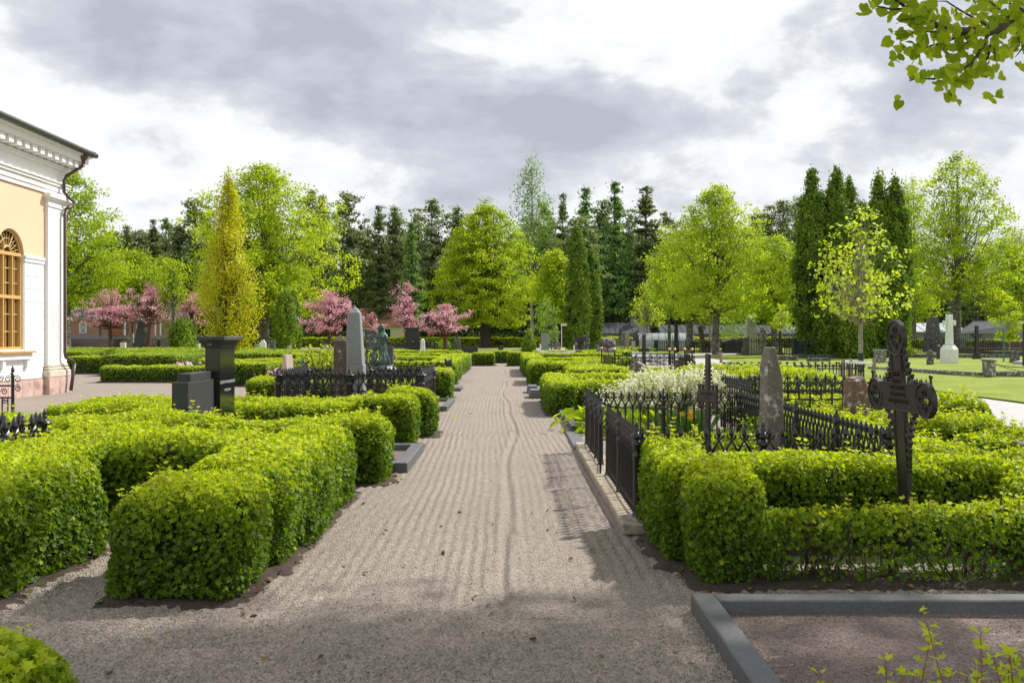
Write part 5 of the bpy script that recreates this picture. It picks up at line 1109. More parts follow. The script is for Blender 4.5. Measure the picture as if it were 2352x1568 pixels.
tree('leafy sapling before the gabled grey shed', 'tree', P3(2318, 84), 5.2, 1.1, 1.25, prof_round, 'linden2', 'bark_young', 113, .07, 70, 30, .2, .17)
# young limes
def young(label, px, D, H, zc, Rr, seed, leaf=.14, **k):
    t = tree(label, 'tree', P3(px, D), H, zc, Rr, prof_round if k.get('rd') else prof_linden, 'younglime', 'bark_young', seed, k.get('tr', .095), k.get('ncl', 260), k.get('nlf', 9), k.get('sig', .10), leaf, lump=.10, nl=k.get('nl', 130), inner=.62, tmpl=QUAD, rl=.30, zfork=zc * .95, group='young lime trees on the lawn'); return t
y1 = young('young lime with sparse yellow-green leaf tufts, in front of the thuja group', 1977, 38, 7.1, 2.35, 2.25, 120, .15, ncl=250, nlf=8, sig=.11)
MB().tube([(0, 0, 0), (0, 0, .95)], .115, 9).build('trunk_guard', 'iron', y1)
young('young lime with sparse pale leaves in front of the big pale linden', 1630, 90, 10.0, 3.0, 2.6, 121, .25, ncl=240, sig=.2, tr=.14)
young('smallest young lime, standing before the curved-roof shelter', 1487, 106, 8.1, 2.9, 2.1, 122, .26, ncl=190, sig=.2, tr=.12)
young('thin reddish-leaved sapling before the sheds, left of the thuja group', 1795, 100, 5.2, 2.4, 1.35, 123, .2, ncl=70, nlf=8, sig=.2, tr=.06)
tree('weeping birch sapling before the grey shed, right of the big linden trunks', 'tree', P3(1686, 98), 4.9, .9, 1.9, prof_round, 'birch', 'bark_birch', 124, .06, 130, 16, .2, .15, nl=30, drop=.8, vs=.2)
tree('weeping pale sapling left of the thuja pair, below the small lime', 'tree', P3(1258, 100), 6.0, 1.0, 1.6, prof_round, 'birch', 'bark_young', 125, .06, 110, 16, .22, .16, nl=40, drop=.8, vs=.2)
tree('drooping pale birch sapling right of the second cherry tree', 'tree', P3(405, 112), 7.2, 1.6, 1.5, prof_round, 'birch', 'bark_birch', 126, .07, 110, 16, .25, .18, nl=20, drop=.9, vs=.2)
tree('slim grey lime trunk with a few leaves, between the two left cherries', 'tree', P3(399, 92), 9.5, 4.6, 1.6, prof_round, 'linden', 'bark', 127, .22, 60, 25, .35, .22)
# cherries
CG = 'pink flowering cherry trees'
def cherry(label, px, D, H, Rr, seed, zc=1.3, ncl=150, vs=0.0, tr=.2):
    return tree(label, 'tree', P3(px, D), H, zc, Rr, lambda t: np.clip(np.minimum(1, .55 + 1.2 * t), 0, 1) * np.clip(1.05 - t ** 2, 0, 1) ** .6, 'blossom', 'bark_red', seed, tr, int(ncl * .72), 30, .20, .15, lump=.42, nl=90, inner=.75, group=CG, rl=.42, zfork=zc * .9, vs=vs)
cherry('first pink cherry from the church, wide low crown before the brick chapel', 254, 93, 6.4, 4.0, 130, 2.8, 170)
cherry('second pink cherry from the church, taller with dark red trunk', 343, 92, 7.2, 2.9, 131, 2.9, 120, -.05, .24)
cherry('pink cherry spray left of the golden oak, above the dark conifer', 440, 96, 6.2, 2.2, 132, 2.6, 80)
cherry('large dense pink cherry just left of the grey obelisk', 757, 86, 5.9, 2.9, 133, 1.9, 210)
cherry('small pink cherry between the obelisk and the cottage window, behind the statue', 853, 92, 4.3, 1.2, 134, 1.9, 20)
cherry('tall pointed pink cherry covering the right of the cottage', 933, 90, 6.9, 1.6, 135, 2.2, 110)
cherry('low spreading pink cherry under the edge of the central linden', 1023, 88, 4.7, 2.8, 136, 1.9, 140, .05)
# thujas and conifers
def thuja(label, px, D, H, Rr, seed, group='tall dark columnar thujas', z0=.15, mat='thuja', prof=prof_thuja, lf=.17, ncl=520):
    g = np.random.default_rng(seed); t = thing('thuja', label, 'thuja', P3(px, D), g.uniform(0, 6), group)
    C, P, N, v, tt, f = crown_pts(g, z0, H, Rr, prof, ncl, 40, .16, 1.5, .07, .22)
    N = unit(np.stack([P[:, 0], P[:, 1], P[:, 0] * 0 + .15], 1)) + g.normal(size=P.shape) * .5
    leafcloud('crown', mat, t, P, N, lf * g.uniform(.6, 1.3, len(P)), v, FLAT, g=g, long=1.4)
    z = np.linspace(z0, H * .97, 9); MB().lathe([(max(.02, Rr * .72 * float(prof(np.array([(q - z0) / (H - z0)]))[0])), q) for q in z], (0, 0, 0), 9).build('dark_inner_fill', 'core', t)  # solid dark body filling the column, painted as its inner shade
    MB().tube([(0, 0, -.1), (0, 0, .6)], Rr * .16, 7).build('trunk', 'bark_red', t); return t
thuja('left taller thuja of the pair standing right of the path end', 1325, 98, 13.2, 1.35, 140)
thuja('right shorter thuja of the pair standing right of the path end', 1357, 101, 11.4, 1.15, 141)
thuja('leftmost thuja of the tall right-hand group', 1864, 76, 15.3, 1.45, 142); thuja('second thuja from the left in the tall right-hand group', 1919, 76, 15.6, 1.4, 143)
thuja('third, narrower thuja right behind the second in the right-hand group', 1950, 78, 15.0, .9, 144); thuja('shorter dark thuja in the gap of the right-hand group', 1978, 80, 13.4, 1.0, 145, z0=.2)
thuja('pointed thuja directly behind the front young lime', 2018, 75, 14.9, 1.4, 146); thuja('rightmost pointed thuja of the tall right-hand group', 2056, 75, 14.6, 1.3, 147)
thuja('broad low thuja at the front foot of the tall group, left part', 1915, 72, 6.2, 1.35, 148); thuja('broad low thuja at the front foot of the tall group, middle', 1968, 68, 7.2, 1.25, 149); thuja('broad low thuja at the front foot of the tall group, right part', 2035, 70, 8.2, 1.6, 150); thuja('another wide thuja closing the middle of the tall group', 1992, 73, 9.8, 1.5, 151)
thuja('bright green thuja column right of the dark maple trunk', 655, 104, 6.8, 1.2, 152, group=None, mat='hedge_dark'); thuja('narrow darker thuja right behind the bright green column', 673, 108, 6.6, .8, 153, group=None)
thuja('stocky dark conifer left of the golden oak', 421, 88, 3.0, 1.15, 154, group=None, prof=prof_round, z0=-.2, ncl=200); thuja('little bright green cone bush beside the stocky dark conifer', 433, 84, 1.65, .75, 155, group=None, mat='hedge_dark', prof=prof_cone, ncl=70, lf=.14)
thuja('small pointed green conifer left of the tall arched stele', 1215, 88, 2.05, .62, 156, group=None, mat='hedge_dark', prof=prof_cone, ncl=80, lf=.14); thuja('olive green globe bush left of the tall rough stele', 1016, 95, .85, 1.1, 157, group=None, mat='hedge_dark', prof=prof_round, ncl=90, lf=.14, z0=-.3)
thuja('round green box bush in front of the gabled shed hedge', 2343, 90, .85, .85, 158, group=None, mat='hedge_dark', prof=prof_round, ncl=60, lf=.14, z0=-.2); thuja('little bright green ball plant on the lawn left of the white cross', 2092, 72, .5, .45, 159, group=None, mat='hedge', prof=prof_round, ncl=30, lf=.12, z0=-.2)

# pine forest
def pine_proto(seed, H, zc, Rr, kind):
    g = np.random.default_rng(seed); t = thing('pine_tree', 'x', 'pine', (0, 0, 0), 0)
    if kind == 'pine':
        C, P, N, v, tt, f = crown_pts(g, zc, H, Rr, prof_pine, 150, 46, .45, .5, .34, .6); mt, bk = 'pine', 'bark_pine'
    elif kind == 'spruce':
        C, P, N, v, tt, f = crown_pts(g, zc, H, Rr, prof_cone, 190, 42, .40, .35, .14, .7, 1.0); mt, bk = 'pine', 'bark_dark'
    elif kind == 'larch':
        C, P, N, v, tt, f = crown_pts(g, zc, H, Rr, prof_cone, 230, 36, .38, .4, .16, .7, .9); mt, bk = 'larch', 'bark_dark'
    else:
        C, P, N, v, tt, f = crown_pts(g, zc, H, Rr, prof_linden, 200, 32, .5, 1.3, .2, .6); mt, bk = 'birch', 'bark_birch'
    mb = MB(); mb.tube([(0, 0, -.1), (g.normal() * .1, 0, H * .3), (g.normal() * .25, g.normal() * .2, H * .6), (0, 0, H * .97)], [.30, .24, .17, .03], 7, False)
    limbs(mb, g, C, H * .95, 0, .26, 50, zc, .3)
    for k in range(10 if kind == 'pine' else 5):
        z = g.uniform(.25, .9) * zc; a = g.uniform(0, 6.28); L = g.uniform(.6, 2.2); mb.tube([(0, 0, z), (math.cos(a) * L, math.sin(a) * L, z - .2 + g.normal() * .3)], [.05, .012], 4, False)
    mb.build('trunk', bk, t, smooth=True)
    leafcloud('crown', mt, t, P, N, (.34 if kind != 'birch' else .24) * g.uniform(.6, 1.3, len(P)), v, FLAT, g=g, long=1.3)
    t.hide_render = False; return t
protos = {'pine': [pine_proto(201, 24, 10.0, 4.1, 'pine'), pine_proto(202, 24, 8.5, 4.6, 'pine'), pine_proto(203, 24, 11.5, 3.5, 'pine'), pine_proto(207, 24, 7.5, 3.7, 'pine')],
          'spruce': [pine_proto(204, 24, 5.0, 3.3, 'spruce')], 'larch': [pine_proto(205, 24, 5.0, 3.6, 'larch')], 'birch': [pine_proto(206, 24, 6.5, 3.6, 'birch')]}
for l in protos.values():
    for p in l: KID[p.name] = kids(p)
used = set()
marks = [(205, 'the church corner'), (300, 'the first cherry'), (400, 'the slim lime trunk'), (525, 'the golden oak'), (640, 'the huge maple'), (735, 'the maple edge'), (815, 'the grey obelisk'), (880, 'the cottage chimney'), (960, 'the cottage gable'), (1116, 'the path-end lime'), (1220, 'the tall birch'), (1277, 'the small lime'), (1340, 'the thuja pair'), (1430, 'the low grey shed'), (1490, 'the smallest young lime'), (1644, 'the pale linden'), (1790, 'the domed linden'), (1850, 'the thuja group'), (2100, 'the thuja end'), (2197, 'the airy maple'), (2300, 'the gabled shed'), (2352, 'the right edge')]
def near_mark(px): return min(marks, key=lambda m: abs(m[0] - px))[1]
front = [  # px, top py, distance, kind, scale of width
 (222, 545, 160, 'pine', 1), (255, 535, 158, 'pine', 1), (290, 518, 160, 'pine', .9), (322, 525, 156, 'pine', 1.), (352, 500, 158, 'spruce', .8), (382, 505, 160, 'pine', 1.), (412, 520, 150, 'pine', 1.), (448, 452, 150, 'pine', 1.05), (480, 470, 158, 'pine', .9),
 (712, 440, 152, 'pine', .8), (742, 448, 156, 'pine', .8), (800, 438, 146, 'pine', 1.1), (838, 500, 160, 'pine', .8), (870, 468, 148, 'spruce', .9), (905, 475, 156, 'pine', .9), (945, 505, 142, 'larch', .9), (955, 478, 162, 'pine', .9), (992, 462, 152, 'pine', 1.), (1048, 475, 155, 'pine', .9), (1085, 500, 160, 'pine', .9),
 (1222, 374, 150, 'birch', .95), (1250, 470, 162, 'pine', .9), (1293, 440, 150, 'spruce', .7), (1330, 495, 140, 'pine', 1.3), (1346, 422, 156, 'larch', 1.), (1412, 408, 152, 'larch', 1.0), (1384, 460, 162, 'pine', .9), (1484, 424, 152, 'spruce', 1.25), (1445, 480, 164, 'pine', .9), (1530, 490, 160, 'pine', .9), (1600, 500, 165, 'pine', 1.),
 (1735, 485, 160, 'pine', .8), (1762, 470, 154, 'pine', .9), (1800, 462, 152, 'pine', 1.), (1838, 452, 156, 'pine', 1.), (1880, 500, 165, 'pine', 1.), (1990, 560, 165, 'pine', 1.), (2100, 560, 160, 'pine', 1), (2150, 600, 150, 'pine', .9), (2215, 590, 150, 'pine', 1.1), (2245, 585, 142, 'pine', 1.3), (2290, 575, 150, 'pine', 1.), (2330, 590, 150, 'pine', 1.2)]
rr = random.Random(5)
for px in range(170, 2400, 29):
    if 525 < px < 690 and px % 2: continue
    base = 535 if px < 1100 else (505 if px < 1900 else 640)
    front.append((px + rr.uniform(-9, 9), base + rr.uniform(-14, 45), 172 + rr.uniform(-6, 16), 'pine', rr.uniform(.8, 1.1)))
cnt = {}
for i, (px, top, D, kd, ws) in enumerate(front):
    Ht = ZW(top, D); s = Ht / 24.0; L = protos[kd]; p = L[i % len(L)] if kd == 'pine' else L[0]
    mk = near_mark(px); key = (kd, mk, D > 166); cnt[key] = cnt.get(key, 0) + 1; o_ = ['nearest', 'second', 'third', 'fourth', 'fifth', 'sixth', 'seventh', 'eighth'][min(7, cnt[key] - 1)]
    adj = {'pine': 'dark green pine with a bare reddish trunk', 'spruce': 'pointed dark spruce', 'larch': 'soft green larch', 'birch': 'tall airy white-stemmed birch rising above the pines'}[kd]
    if D > 166: adj = 'dark pine deep in the rear row'
    lb = f'{adj}, {o_} one counted beside {mk}' if kd != 'birch' else adj
    key2 = p.name
    if key2 in used: o = copy_tree(p, P3(px, D), rr.uniform(0, 6), (s * ws, s * ws, s), lb, 'conifers of the forest edge')
    else: used.add(key2); o = p; o.location = P3(px, D); o.scale = (s * ws, s * ws, s); o.rotation_euler = (0, 0, rr.uniform(0, 6)); props(o, lb, group='conifers of the forest edge')
    o['category'] = {'pine': 'pine', 'spruce': 'spruce', 'larch': 'larch', 'birch': 'birch'}[kd]
# undergrowth and the dark mass of the wood behind
g = np.random.default_rng(300); n = 30000
X = g.uniform(-115, 125, n); Y = g.uniform(168, 215, n); Z = g.random(n) ** 1.5 * (15.5 + 2.5 * np.sin(X * .21) + 1.5 * np.sin(X * .63 + 1)) * np.where(X > 68, .72, 1)
leafcloud('forest', 'undergrowth', None, np.stack([X, Y, Z], 1), g.normal(size=(n, 3)), g.uniform(.7, 1.5, n), g.uniform(.0, .5, n), FLAT, g=g)['kind'] = 'stuff'
n = 9000; X = g.uniform(-100, 110, n); Y = g.uniform(150, 166, n); Z = g.random(n) ** 2 * 5.5 * (.55 + .45 * np.sin(X * .33) * np.sin(X * .12 + 1))
leafcloud('undergrowth', 'undergrowth', None, np.stack([X, Y, np.abs(Z)], 1), g.normal(size=(n, 3)), g.uniform(.35, .7, n), g.uniform(.4, 1.0, n), FLAT, g=g)['kind'] = 'stuff'

n = 26000; X = g.uniform(-130, 140, n); Y = g.uniform(206, 226, n); Z = g.random(n) ** 1.3 * 11
leafcloud('forest_floor_scrub', 'undergrowth', None, np.stack([X, Y, Z], 1), g.normal(size=(n, 3)) * [1, 1, .5], g.uniform(1.4, 2.6, n), g.uniform(.0, .35, n), FLAT, g=g)['kind'] = 'stuff'

# near lime tree on the right: its crown shades the foreground, one branch hangs into the photo
t = thing('lime_tree', 'lime tree branch with heart-shaped leaves hanging in at the top right', 'tree', (0, 0, 0)); mb = MB()
def bp(x, y, D): return (XW(3400 * .5742 + x / 3.38 * .5742, D), D, ZW(y / 3.38 * .5742, D))
main = [(2780, 150, 4.75), (2352, 300, 4.5), (2180, 350, 4.42), (1850, 440, 4.3), (1540, 430, 4.2), (1250, 380, 4.15), (1000, 280, 4.1), (760, 110, 4.05), (620, 0, 4.0), (480, -120, 3.95)]
tw = [([(1870, 450, 4.3), (1800, 620, 4.25), (1650, 860, 4.2), (1380, 1020, 4.15), (1130, 1070, 4.1), (900, 1060, 4.1), (800, 1100, 4.1)], .010), ([(1930, 520, 4.35), (1860, 780, 4.4), (1720, 950, 4.4), (1580, 1050, 4.4), (1400, 1100, 4.4), (1240, 1130, 4.4)], .008),
      ([(1500, 470, 4.2), (1300, 570, 4.3), (1100, 620, 4.3), (880, 690, 4.3), (620, 680, 4.3)], .008), ([(760, 120, 4.05), (560, 130, 4.0), (380, 90, 4.0), (230, 100, 4.0)], .006), ([(1930, 380, 4.3), (1760, 300, 4.4), (1500, 150, 4.5), (1300, 20, 4.5), (1180, 20, 4.5)], .008),
      ([(1250, 440, 4.2), (1050, 430, 4.1), (880, 420, 4.1), (740, 520, 4.1)], .006), ([(1000, 280, 4.1), (850, 260, 4.0), (700, 270, 4.0), (620, 330, 4.0)], .005), ([(2180, 350, 4.42), (2280, 500, 4.4), (2290, 620, 4.3), (2140, 760, 4.3)], .006), ([(1940, 560, 4.3), (1960, 800, 4.2), (2010, 900, 4.2)], .004),
      ([(2250, 330, 4.45), (2050, 160, 4.5), (1850, 0, 4.6), (1700, -90, 4.6)], .008), ([(2352, 300, 4.5), (2200, 100, 4.7), (2100, -60, 4.8)], .008), ([(2352, 620, 4.5), (2280, 720, 4.5), (2230, 780, 4.5)], .005), ([(1640, 530, 4.2), (1500, 650, 4.2), (1350, 740, 4.2)], .003), ([(2352, 160, 4.4), (2240, 60, 4.4), (2000, 40, 4.4)], .006), ([(1100, 340, 4.1), (900, 200, 4.2), (840, 100, 4.2)], .004)]
mb.tube([bp(*p) for p in main], [.034, .028, .026, .022, .019, .016, .012, .008, .006, .004], 7)
trunk = (6.6, 7.2)
mb.tube([(trunk[0], trunk[1], -.1), (trunk[0], trunk[1], 1.2), (trunk[0] - .1, trunk[1], 3.2), (trunk[0], trunk[1] + .2, 6), (trunk[0] + .2, trunk[1], 9.5)], [.38, .28, .25, .2, .05], 10)
q = bp(*main[0]); mb.tube([q, (4.4, 5.6, 3.75), (5.6, 6.5, 3.8), (trunk[0], trunk[1], 3.5)], [.034, .05, .08, .10], 8)
LP = []; LN = []; g = np.random.default_rng(77)
def along(pts, k, spread):
    pts = [np.array(bp(*p)) for p in pts]
    for _ in range(k):
        i = g.integers(0, len(pts) - 1); f = g.random(); p = pts[i] * (1 - f) + pts[i + 1] * f; m = g.integers(2, 5)
        c = p + g.normal(size=3) * spread
        for _ in range(m): LP.append(c + g.normal(size=3) * .030 + np.array([0, 0, -.015])); LN.append(np.array([g.normal() * .6, -1 + g.normal() * .6, .25 + g.normal() * .5]))
for pts, r_ in tw:
    mb.tube([bp(*p) for p in pts], [r_ * (1 - .75 * i / (len(pts) - 1)) for i in range(len(pts))], 5); along(pts, 11 if len(pts) > 4 else 7, .045)
along(main[1:], 26, .06); along(main[1:5], 12, .10)
LP = np.array(LP); LN = np.array(LN)
# high crown, outside the picture, throwing dappled shade
n = 420; a = g.uniform(0, 6.28, n); f = g.random(n) ** .55
C = np.stack([4.2 + 5.6 * f * np.cos(a), 6.2 + 2.9 * f * np.sin(a), 5.0 + 4.2 * g.random(n) * (1 - .4 * f)], 1)
C = C[g.random(len(C)) < .95]; Pc = np.repeat(C, 30, 0) + g.normal(size=(len(C) * 30, 3)) * .36
vis = (np.abs(Pc[:, 0]) < .60 * Pc[:, 1] + .15) & (Pc[:, 2] < EYE + .385 * Pc[:, 1] + .15); Pc = Pc[~vis]; Nc = g.normal(size=Pc.shape) + [0, 0, .8]
for c in C[::3]:
    if abs(c[0]) < .6 * c[1] + .3 and c[2] < EYE + .4 * c[1] + .5: continue
    s = np.array([trunk[0], trunk[1] + .1, max(3.4, c[2] * .6)]); 
    if s[2] < EYE + .4 * 7: s = np.array([trunk[0] + .1, trunk[1], 5.2])
    mb.tube([s, (s + c) / 2 + [0, 0, .3], c], [.06, .035, .01], 5, False)
mb.build('branches', 'bark_dark', t, smooth=True)
leafcloud('leaves', 'linden', t, np.concatenate([LP, Pc]), np.concatenate([LN, Nc]), np.concatenate([g.uniform(.034, .058, len(LP)), g.uniform(.10, .19, len(Pc))]), np.concatenate([g.uniform(.35, .9, len(LP)), g.uniform(.2, .6, len(Pc))]), HEART, g=g)

# ================================================================== shrubs and flowers
t = thing('spirea_bush', 'white-flowering bridal spirea bush with arching sprays, behind the fleur-de-lis fence', 'shrub', (XW(1560, 16.6), 16.6, 0)); g = np.random.default_rng(88)
mb = MB(); LP = []; LN = []; LV = []; LS = []; GP = []; GN = []
for i in range(640):
    a = g.uniform(0, 6.28); L = g.uniform(.65, 1.30); up = g.uniform(.45, 1.08); pts = []
    r1 = L * g.uniform(.55, 1.05) * (1.15 if g.random() > .5 else .8)
    for k in range(7):
        f = k / 6; r = .12 + r1 * f ** 1.15 * 1.0; z = up * (1.25 * f - .38 * f * f * (r1 / .8)) * 1.05; pts.append(np.array([r * math.cos(a) * 1.06, r * math.sin(a) * .85, max(.03, z)]))
    mb.tube(pts, [.006, .005, .004, .003, .003, .002, .0015], 3, False)
    for k in range(46):
        f = .42 + .58 * g.random(); j = min(5, int(f * 6)); ff = f * 6 - j; p = pts[j] * (1 - ff) + pts[j + 1] * ff
        LP.append(p + g.normal(size=3) * .016 + [0, 0, .012]); LN.append(g.normal(size=3) + [0, 0, .8]); LV.append(g.uniform(.0, .85)); LS.append(g.uniform(.028, .05))
    for k in range(26):
        f = .1 + .75 * g.random(); j = min(5, int(f * 6)); ff = f * 6 - j; p = pts[j] * (1 - ff) + pts[j + 1] * ff; GP.append(p + g.normal(size=3) * .04); GN.append(g.normal(size=3) + [0, 0, .6])
mb.build('branches', 'stem', t); leafcloud('flowers', 'spirea', t, LP, LN, np.array(LS), np.array(LV), FLAT, g=g); leafcloud('leaves', 'hedge', t, GP, GN, g.uniform(.03, .06, len(GP)), g.uniform(.35, .8, len(GP)), QUAD, g=g)
t = thing('airy_shrub', 'airy light green shrub with upright shoots left of the brown obelisk', 'shrub', (XW(728, 25), 25, 0)); mb = MB(); GP = []; GN = []
for i in range(70):
    a = g.uniform(0, 6.28); L = g.uniform(.3, .75); up = g.uniform(.7, 1.45); pts = [np.array([0, 0, 0]), np.array([L * .4 * math.cos(a), L * .3 * math.sin(a), up * .5]), np.array([L * math.cos(a), L * .8 * math.sin(a), up])]
    mb.tube(pts, [.012, .008, .003], 4, False)
    for k in range(34): f = g.random() * 2; j = min(1, int(f)); ff = f - j; GP.append(pts[j] * (1 - ff) + pts[j + 1] * ff + g.normal(size=3) * .05); GN.append(g.normal(size=3) + [0, 0, .6])
mb.build('branches', 'stem', t); leafcloud('leaves', 'younglime', t, GP, GN, g.uniform(.05, .10, len(GP)), g.uniform(.1, .6, len(GP)), QUAD, g=g)
def plant(label, loc, n, h, sp, mat, leaf, seed, name='plant', cat='plant', v=(.2, .7), long=1.0, up=.5, w=None):
    g = np.random.default_rng(seed); P = np.stack([g.normal(size=n) * sp, g.normal(size=n) * sp * (w or 1), np.abs(g.random(n)) * h], 1); t = thing(name, label, cat, loc)
    leafcloud('leaves', mat, t, P, g.normal(size=(n, 3)) + [0, 0, up], g.uniform(.6, 1.2, n) * leaf, g.uniform(*v, n), QUAD, g=g, long=long); return t
plant('dark bluish low foliage behind the fleur-de-lis fence, left of the daffodils', (2.55, 14.0, 0), 500, .22, .32, 'thuja', .09, 401, v=(.5, 1))
plant('bright green leafy perennials below the daffodils', (2.95, 12.6, 0), 600, .32, .26, 'hedge', .07, 402, v=(.5, .95), w=.5)
plant('green ivy-like bush climbing on the fleur-de-lis fence beside the tall stone', (3.2, 11.6, 0), 900, .62, .14, 'hedge_dark', .045, 403, w=2.4)
plant('fresh grassy plants behind the left part of the fleur-de-lis fence', (1.8, 15.9, 0), 700, .35, .35, 'hedge', .13, 404, v=(.4, .9), long=2.0)
plant('low red-leaved flowering plants behind the slender iron cross', (3.25, 13.4, 0), 160, .22, .16, 'blossom', .05, 405, v=(0, .1))
plant('dark red flowers at the foot of the inscribed grey headstone', P3(1994, 50), 160, .14, .32, 'blossom', .07, 406, v=(0, 0), w=.4)
plant('pale bluish lavender tuft on the lawn right of the inscribed headstone', P3(2052, 50), 90, .2, .18, 'birch', .08, 407, v=(.8, 1))
t = plant('clump of dwarf greenery filling the inside of the lattice fence', (-3.1, 18.7, 0), 1500, .42, .62, 'hedge', .07, 408, v=(.4, .9))
plant('bright green low cushions before the cluster of old stones', P3(1436, 97), 260, .55, 1.3, 'hedge', .2, 409, v=(.5, .9), w=.4)
plant('golden brown low shrub left of the round clipped bush', P3(562, 38), 250, .5, .45, 'gold', .09, 410, v=(0, .4))
# daffodils: one clump of green blades, each flower an object
t = thing('daffodil_leaves', 'clump of daffodil leaves behind the fleur-de-lis fence', 'plant', (2.66, 13.9, 0)); P = np.stack([g.normal(size=160) * .16, g.normal(size=160) * .1, g.uniform(.08, .3, 160)], 1); N = g.normal(size=(160, 3)); N[:, 2] *= .15
v_ = np.array([(-.03, 0, -.5), (.03, 0, -.5), (.02, 0, .5), (-.02, 0, .5)]); mbd = MB()
for p, nn in zip(P, N): a = math.atan2(nn[1], nn[0]); c, s = math.cos(a) * .012, math.sin(a) * .012; mbd._add([(p[0] * .6 - c, p[1] * .6 - s, 0), (p[0] * .6 + c, p[1] * .6 + s, 0), (p[0] * 1.3 + c, p[1] * 1.3 + s, .42), (p[0] * 1.3, p[1] * 1.3, .52)], [(0, 1, 2, 3)])
mbd.build('blades', 'green_stem', t)
def flower_proto(kind, mat, h):
    mb = MB(); mb.tube([(0, 0, 0), (0, 0, h)], .006, 4); mb.mi = 1
    if kind == 'tulip': mb.loft([(0, 0, h - .01, .012, .012), (0, 0, h + .02, .035, .035), (0, 0, h + .06, .032, .032, .1), (0, 0, h + .085, .018, .018, .2)], 7)
    else:
        for k in range(6): a = k * 1.047; mb._add([(0, -.01, h), (.035 * math.cos(a - .35), -.015, h + .035 * math.sin(a - .35)), (.06 * math.cos(a), -.01, h + .06 * math.sin(a)), (.035 * math.cos(a + .35), -.015, h + .035 * math.sin(a + .35))], [(0, 1, 2, 3)])
        mb.tube([(0, -.01, h), (0, -.05, h)], [.014, .022], 7)
    return mb
def flowers(kind, mat, h, label, cat, group, locs, sc=(.8, 1.2)):
    first = None
    for x, y in locs:
        if first is None: o = first = single(flower_proto(kind, mat, h), kind, ['green_stem', mat], label, cat, (x, y, 0), group=group)
        else: o = first.copy(); COL.objects.link(o); o.location = (x, y, 0)
        s = random.uniform(*sc); o.scale = (s * (1.35 if kind == 'tulip' else 1), s * (1.35 if kind == 'tulip' else 1), s); o.rotation_euler = (random.uniform(-.1, .1), random.uniform(-.1, .1), random.uniform(-.7, .7))
flowers('daffodil', 'yellow', .47, 'yellow daffodil behind the fleur-de-lis fence', 'daffodil', 'daffodils', [(2.66 + random.gauss(0, .17), 13.85 + random.gauss(0, .08)) for _ in range(19)], (.62, 1.1))
bed = lambda x0, x1, y, k: [(random.uniform(x0, x1), y + random.gauss(0, .22)) for _ in range(k)]
Dt = 34.5; xb = (XW(398, Dt), XW(470, Dt))
for m, k, nm in (('tulip_pink', 20, 'pale pink'), ('tulip_white', 14, 'white'), ('tulip_purple', 16, 'dark purple')): flowers('tulip', m, .50, f'{nm} tulip in the round bed left of the black pillar', 'tulip', f'{nm} tulips in the left bed', bed(xb[0], xb[1], Dt, k))
xb2 = (XW(574, 31), XW(652, 31))
for m, k, nm in (('tulip_pink', 12, 'pale pink'), ('tulip_white', 12, 'white'), ('tulip_purple', 14, 'dark purple')): flowers('tulip', m, .42, f'{nm} tulip in the row between the black pillar and the wedge stone', 'tulip', f'{nm} tulips in the right row', bed(xb2[0], xb2[1], 31, k))
plant('silvery green leaves filling the left tulip bed', ((xb[0] + xb[1]) / 2, Dt, 0), 900, .28, .38, 'birch', .10, 411, v=(.5, 1))
t = single(MB().lathe([(.95, 0), (.95, .09), (.86, .09), (.86, .02), (.01, .02)], (0, 0, 0), 26, 1, .6), 'flowerbed_edging', 'kerb_stone', 'dark round stone edging of the left tulip bed', 'edging', ((xb[0] + xb[1]) / 2, Dt, 0))
for i, (px, D) in enumerate([(554, 31), (562, 31.3)]): single(MB().tube([(0, 0, 0), (0, 0, .3)], .02, 5).box(-.09, .09, -.012, .0, .3, .42), 'plant_sign', 'white_paint', ['left small white plant label behind the black pillar', 'right small white plant label behind the black pillar'][i], 'label', (XW(px, D), D, 0), 0)

# ================================================================== distant buildings
def windows(t, spec, wallmat='white_trim', dark='glass', y=-.03, lattice=False):
    for x, z, w_, h in spec:
        o = MB().box(x - w_ / 2, x + w_ / 2, y - .02, y + .3, z, z + h).build('window', dark, t); f = .09
        MB().box(x - w_ / 2 - f, x - w_ / 2, y - .06, y + .02, z - f, z + h + f).box(x + w_ / 2, x + w_ / 2 + f, y - .06, y + .02, z - f, z + h + f).box(x - w_ / 2 + .001, x + w_ / 2 - .001, y - .058, y + .02, z + h, z + h + f).box(x - w_ / 2 + .001, x + w_ / 2 - .001, y - .058, y + .02, z - f, z).build('window_frame', wallmat, o)
        if lattice:
            mb = MB()
            for k in range(-3, 4):
                for s in (-1, 1): 
                    a = x + k * w_ / 4; mb.tube([(max(x - w_ / 2, min(x + w_ / 2, a - s * h * .25)), y - .03, z), (max(x - w_ / 2, min(x + w_ / 2, a + s * h * .25)), y - .03, z + h)], .018, 4)
            mb.build('lattice', wallmat, o)
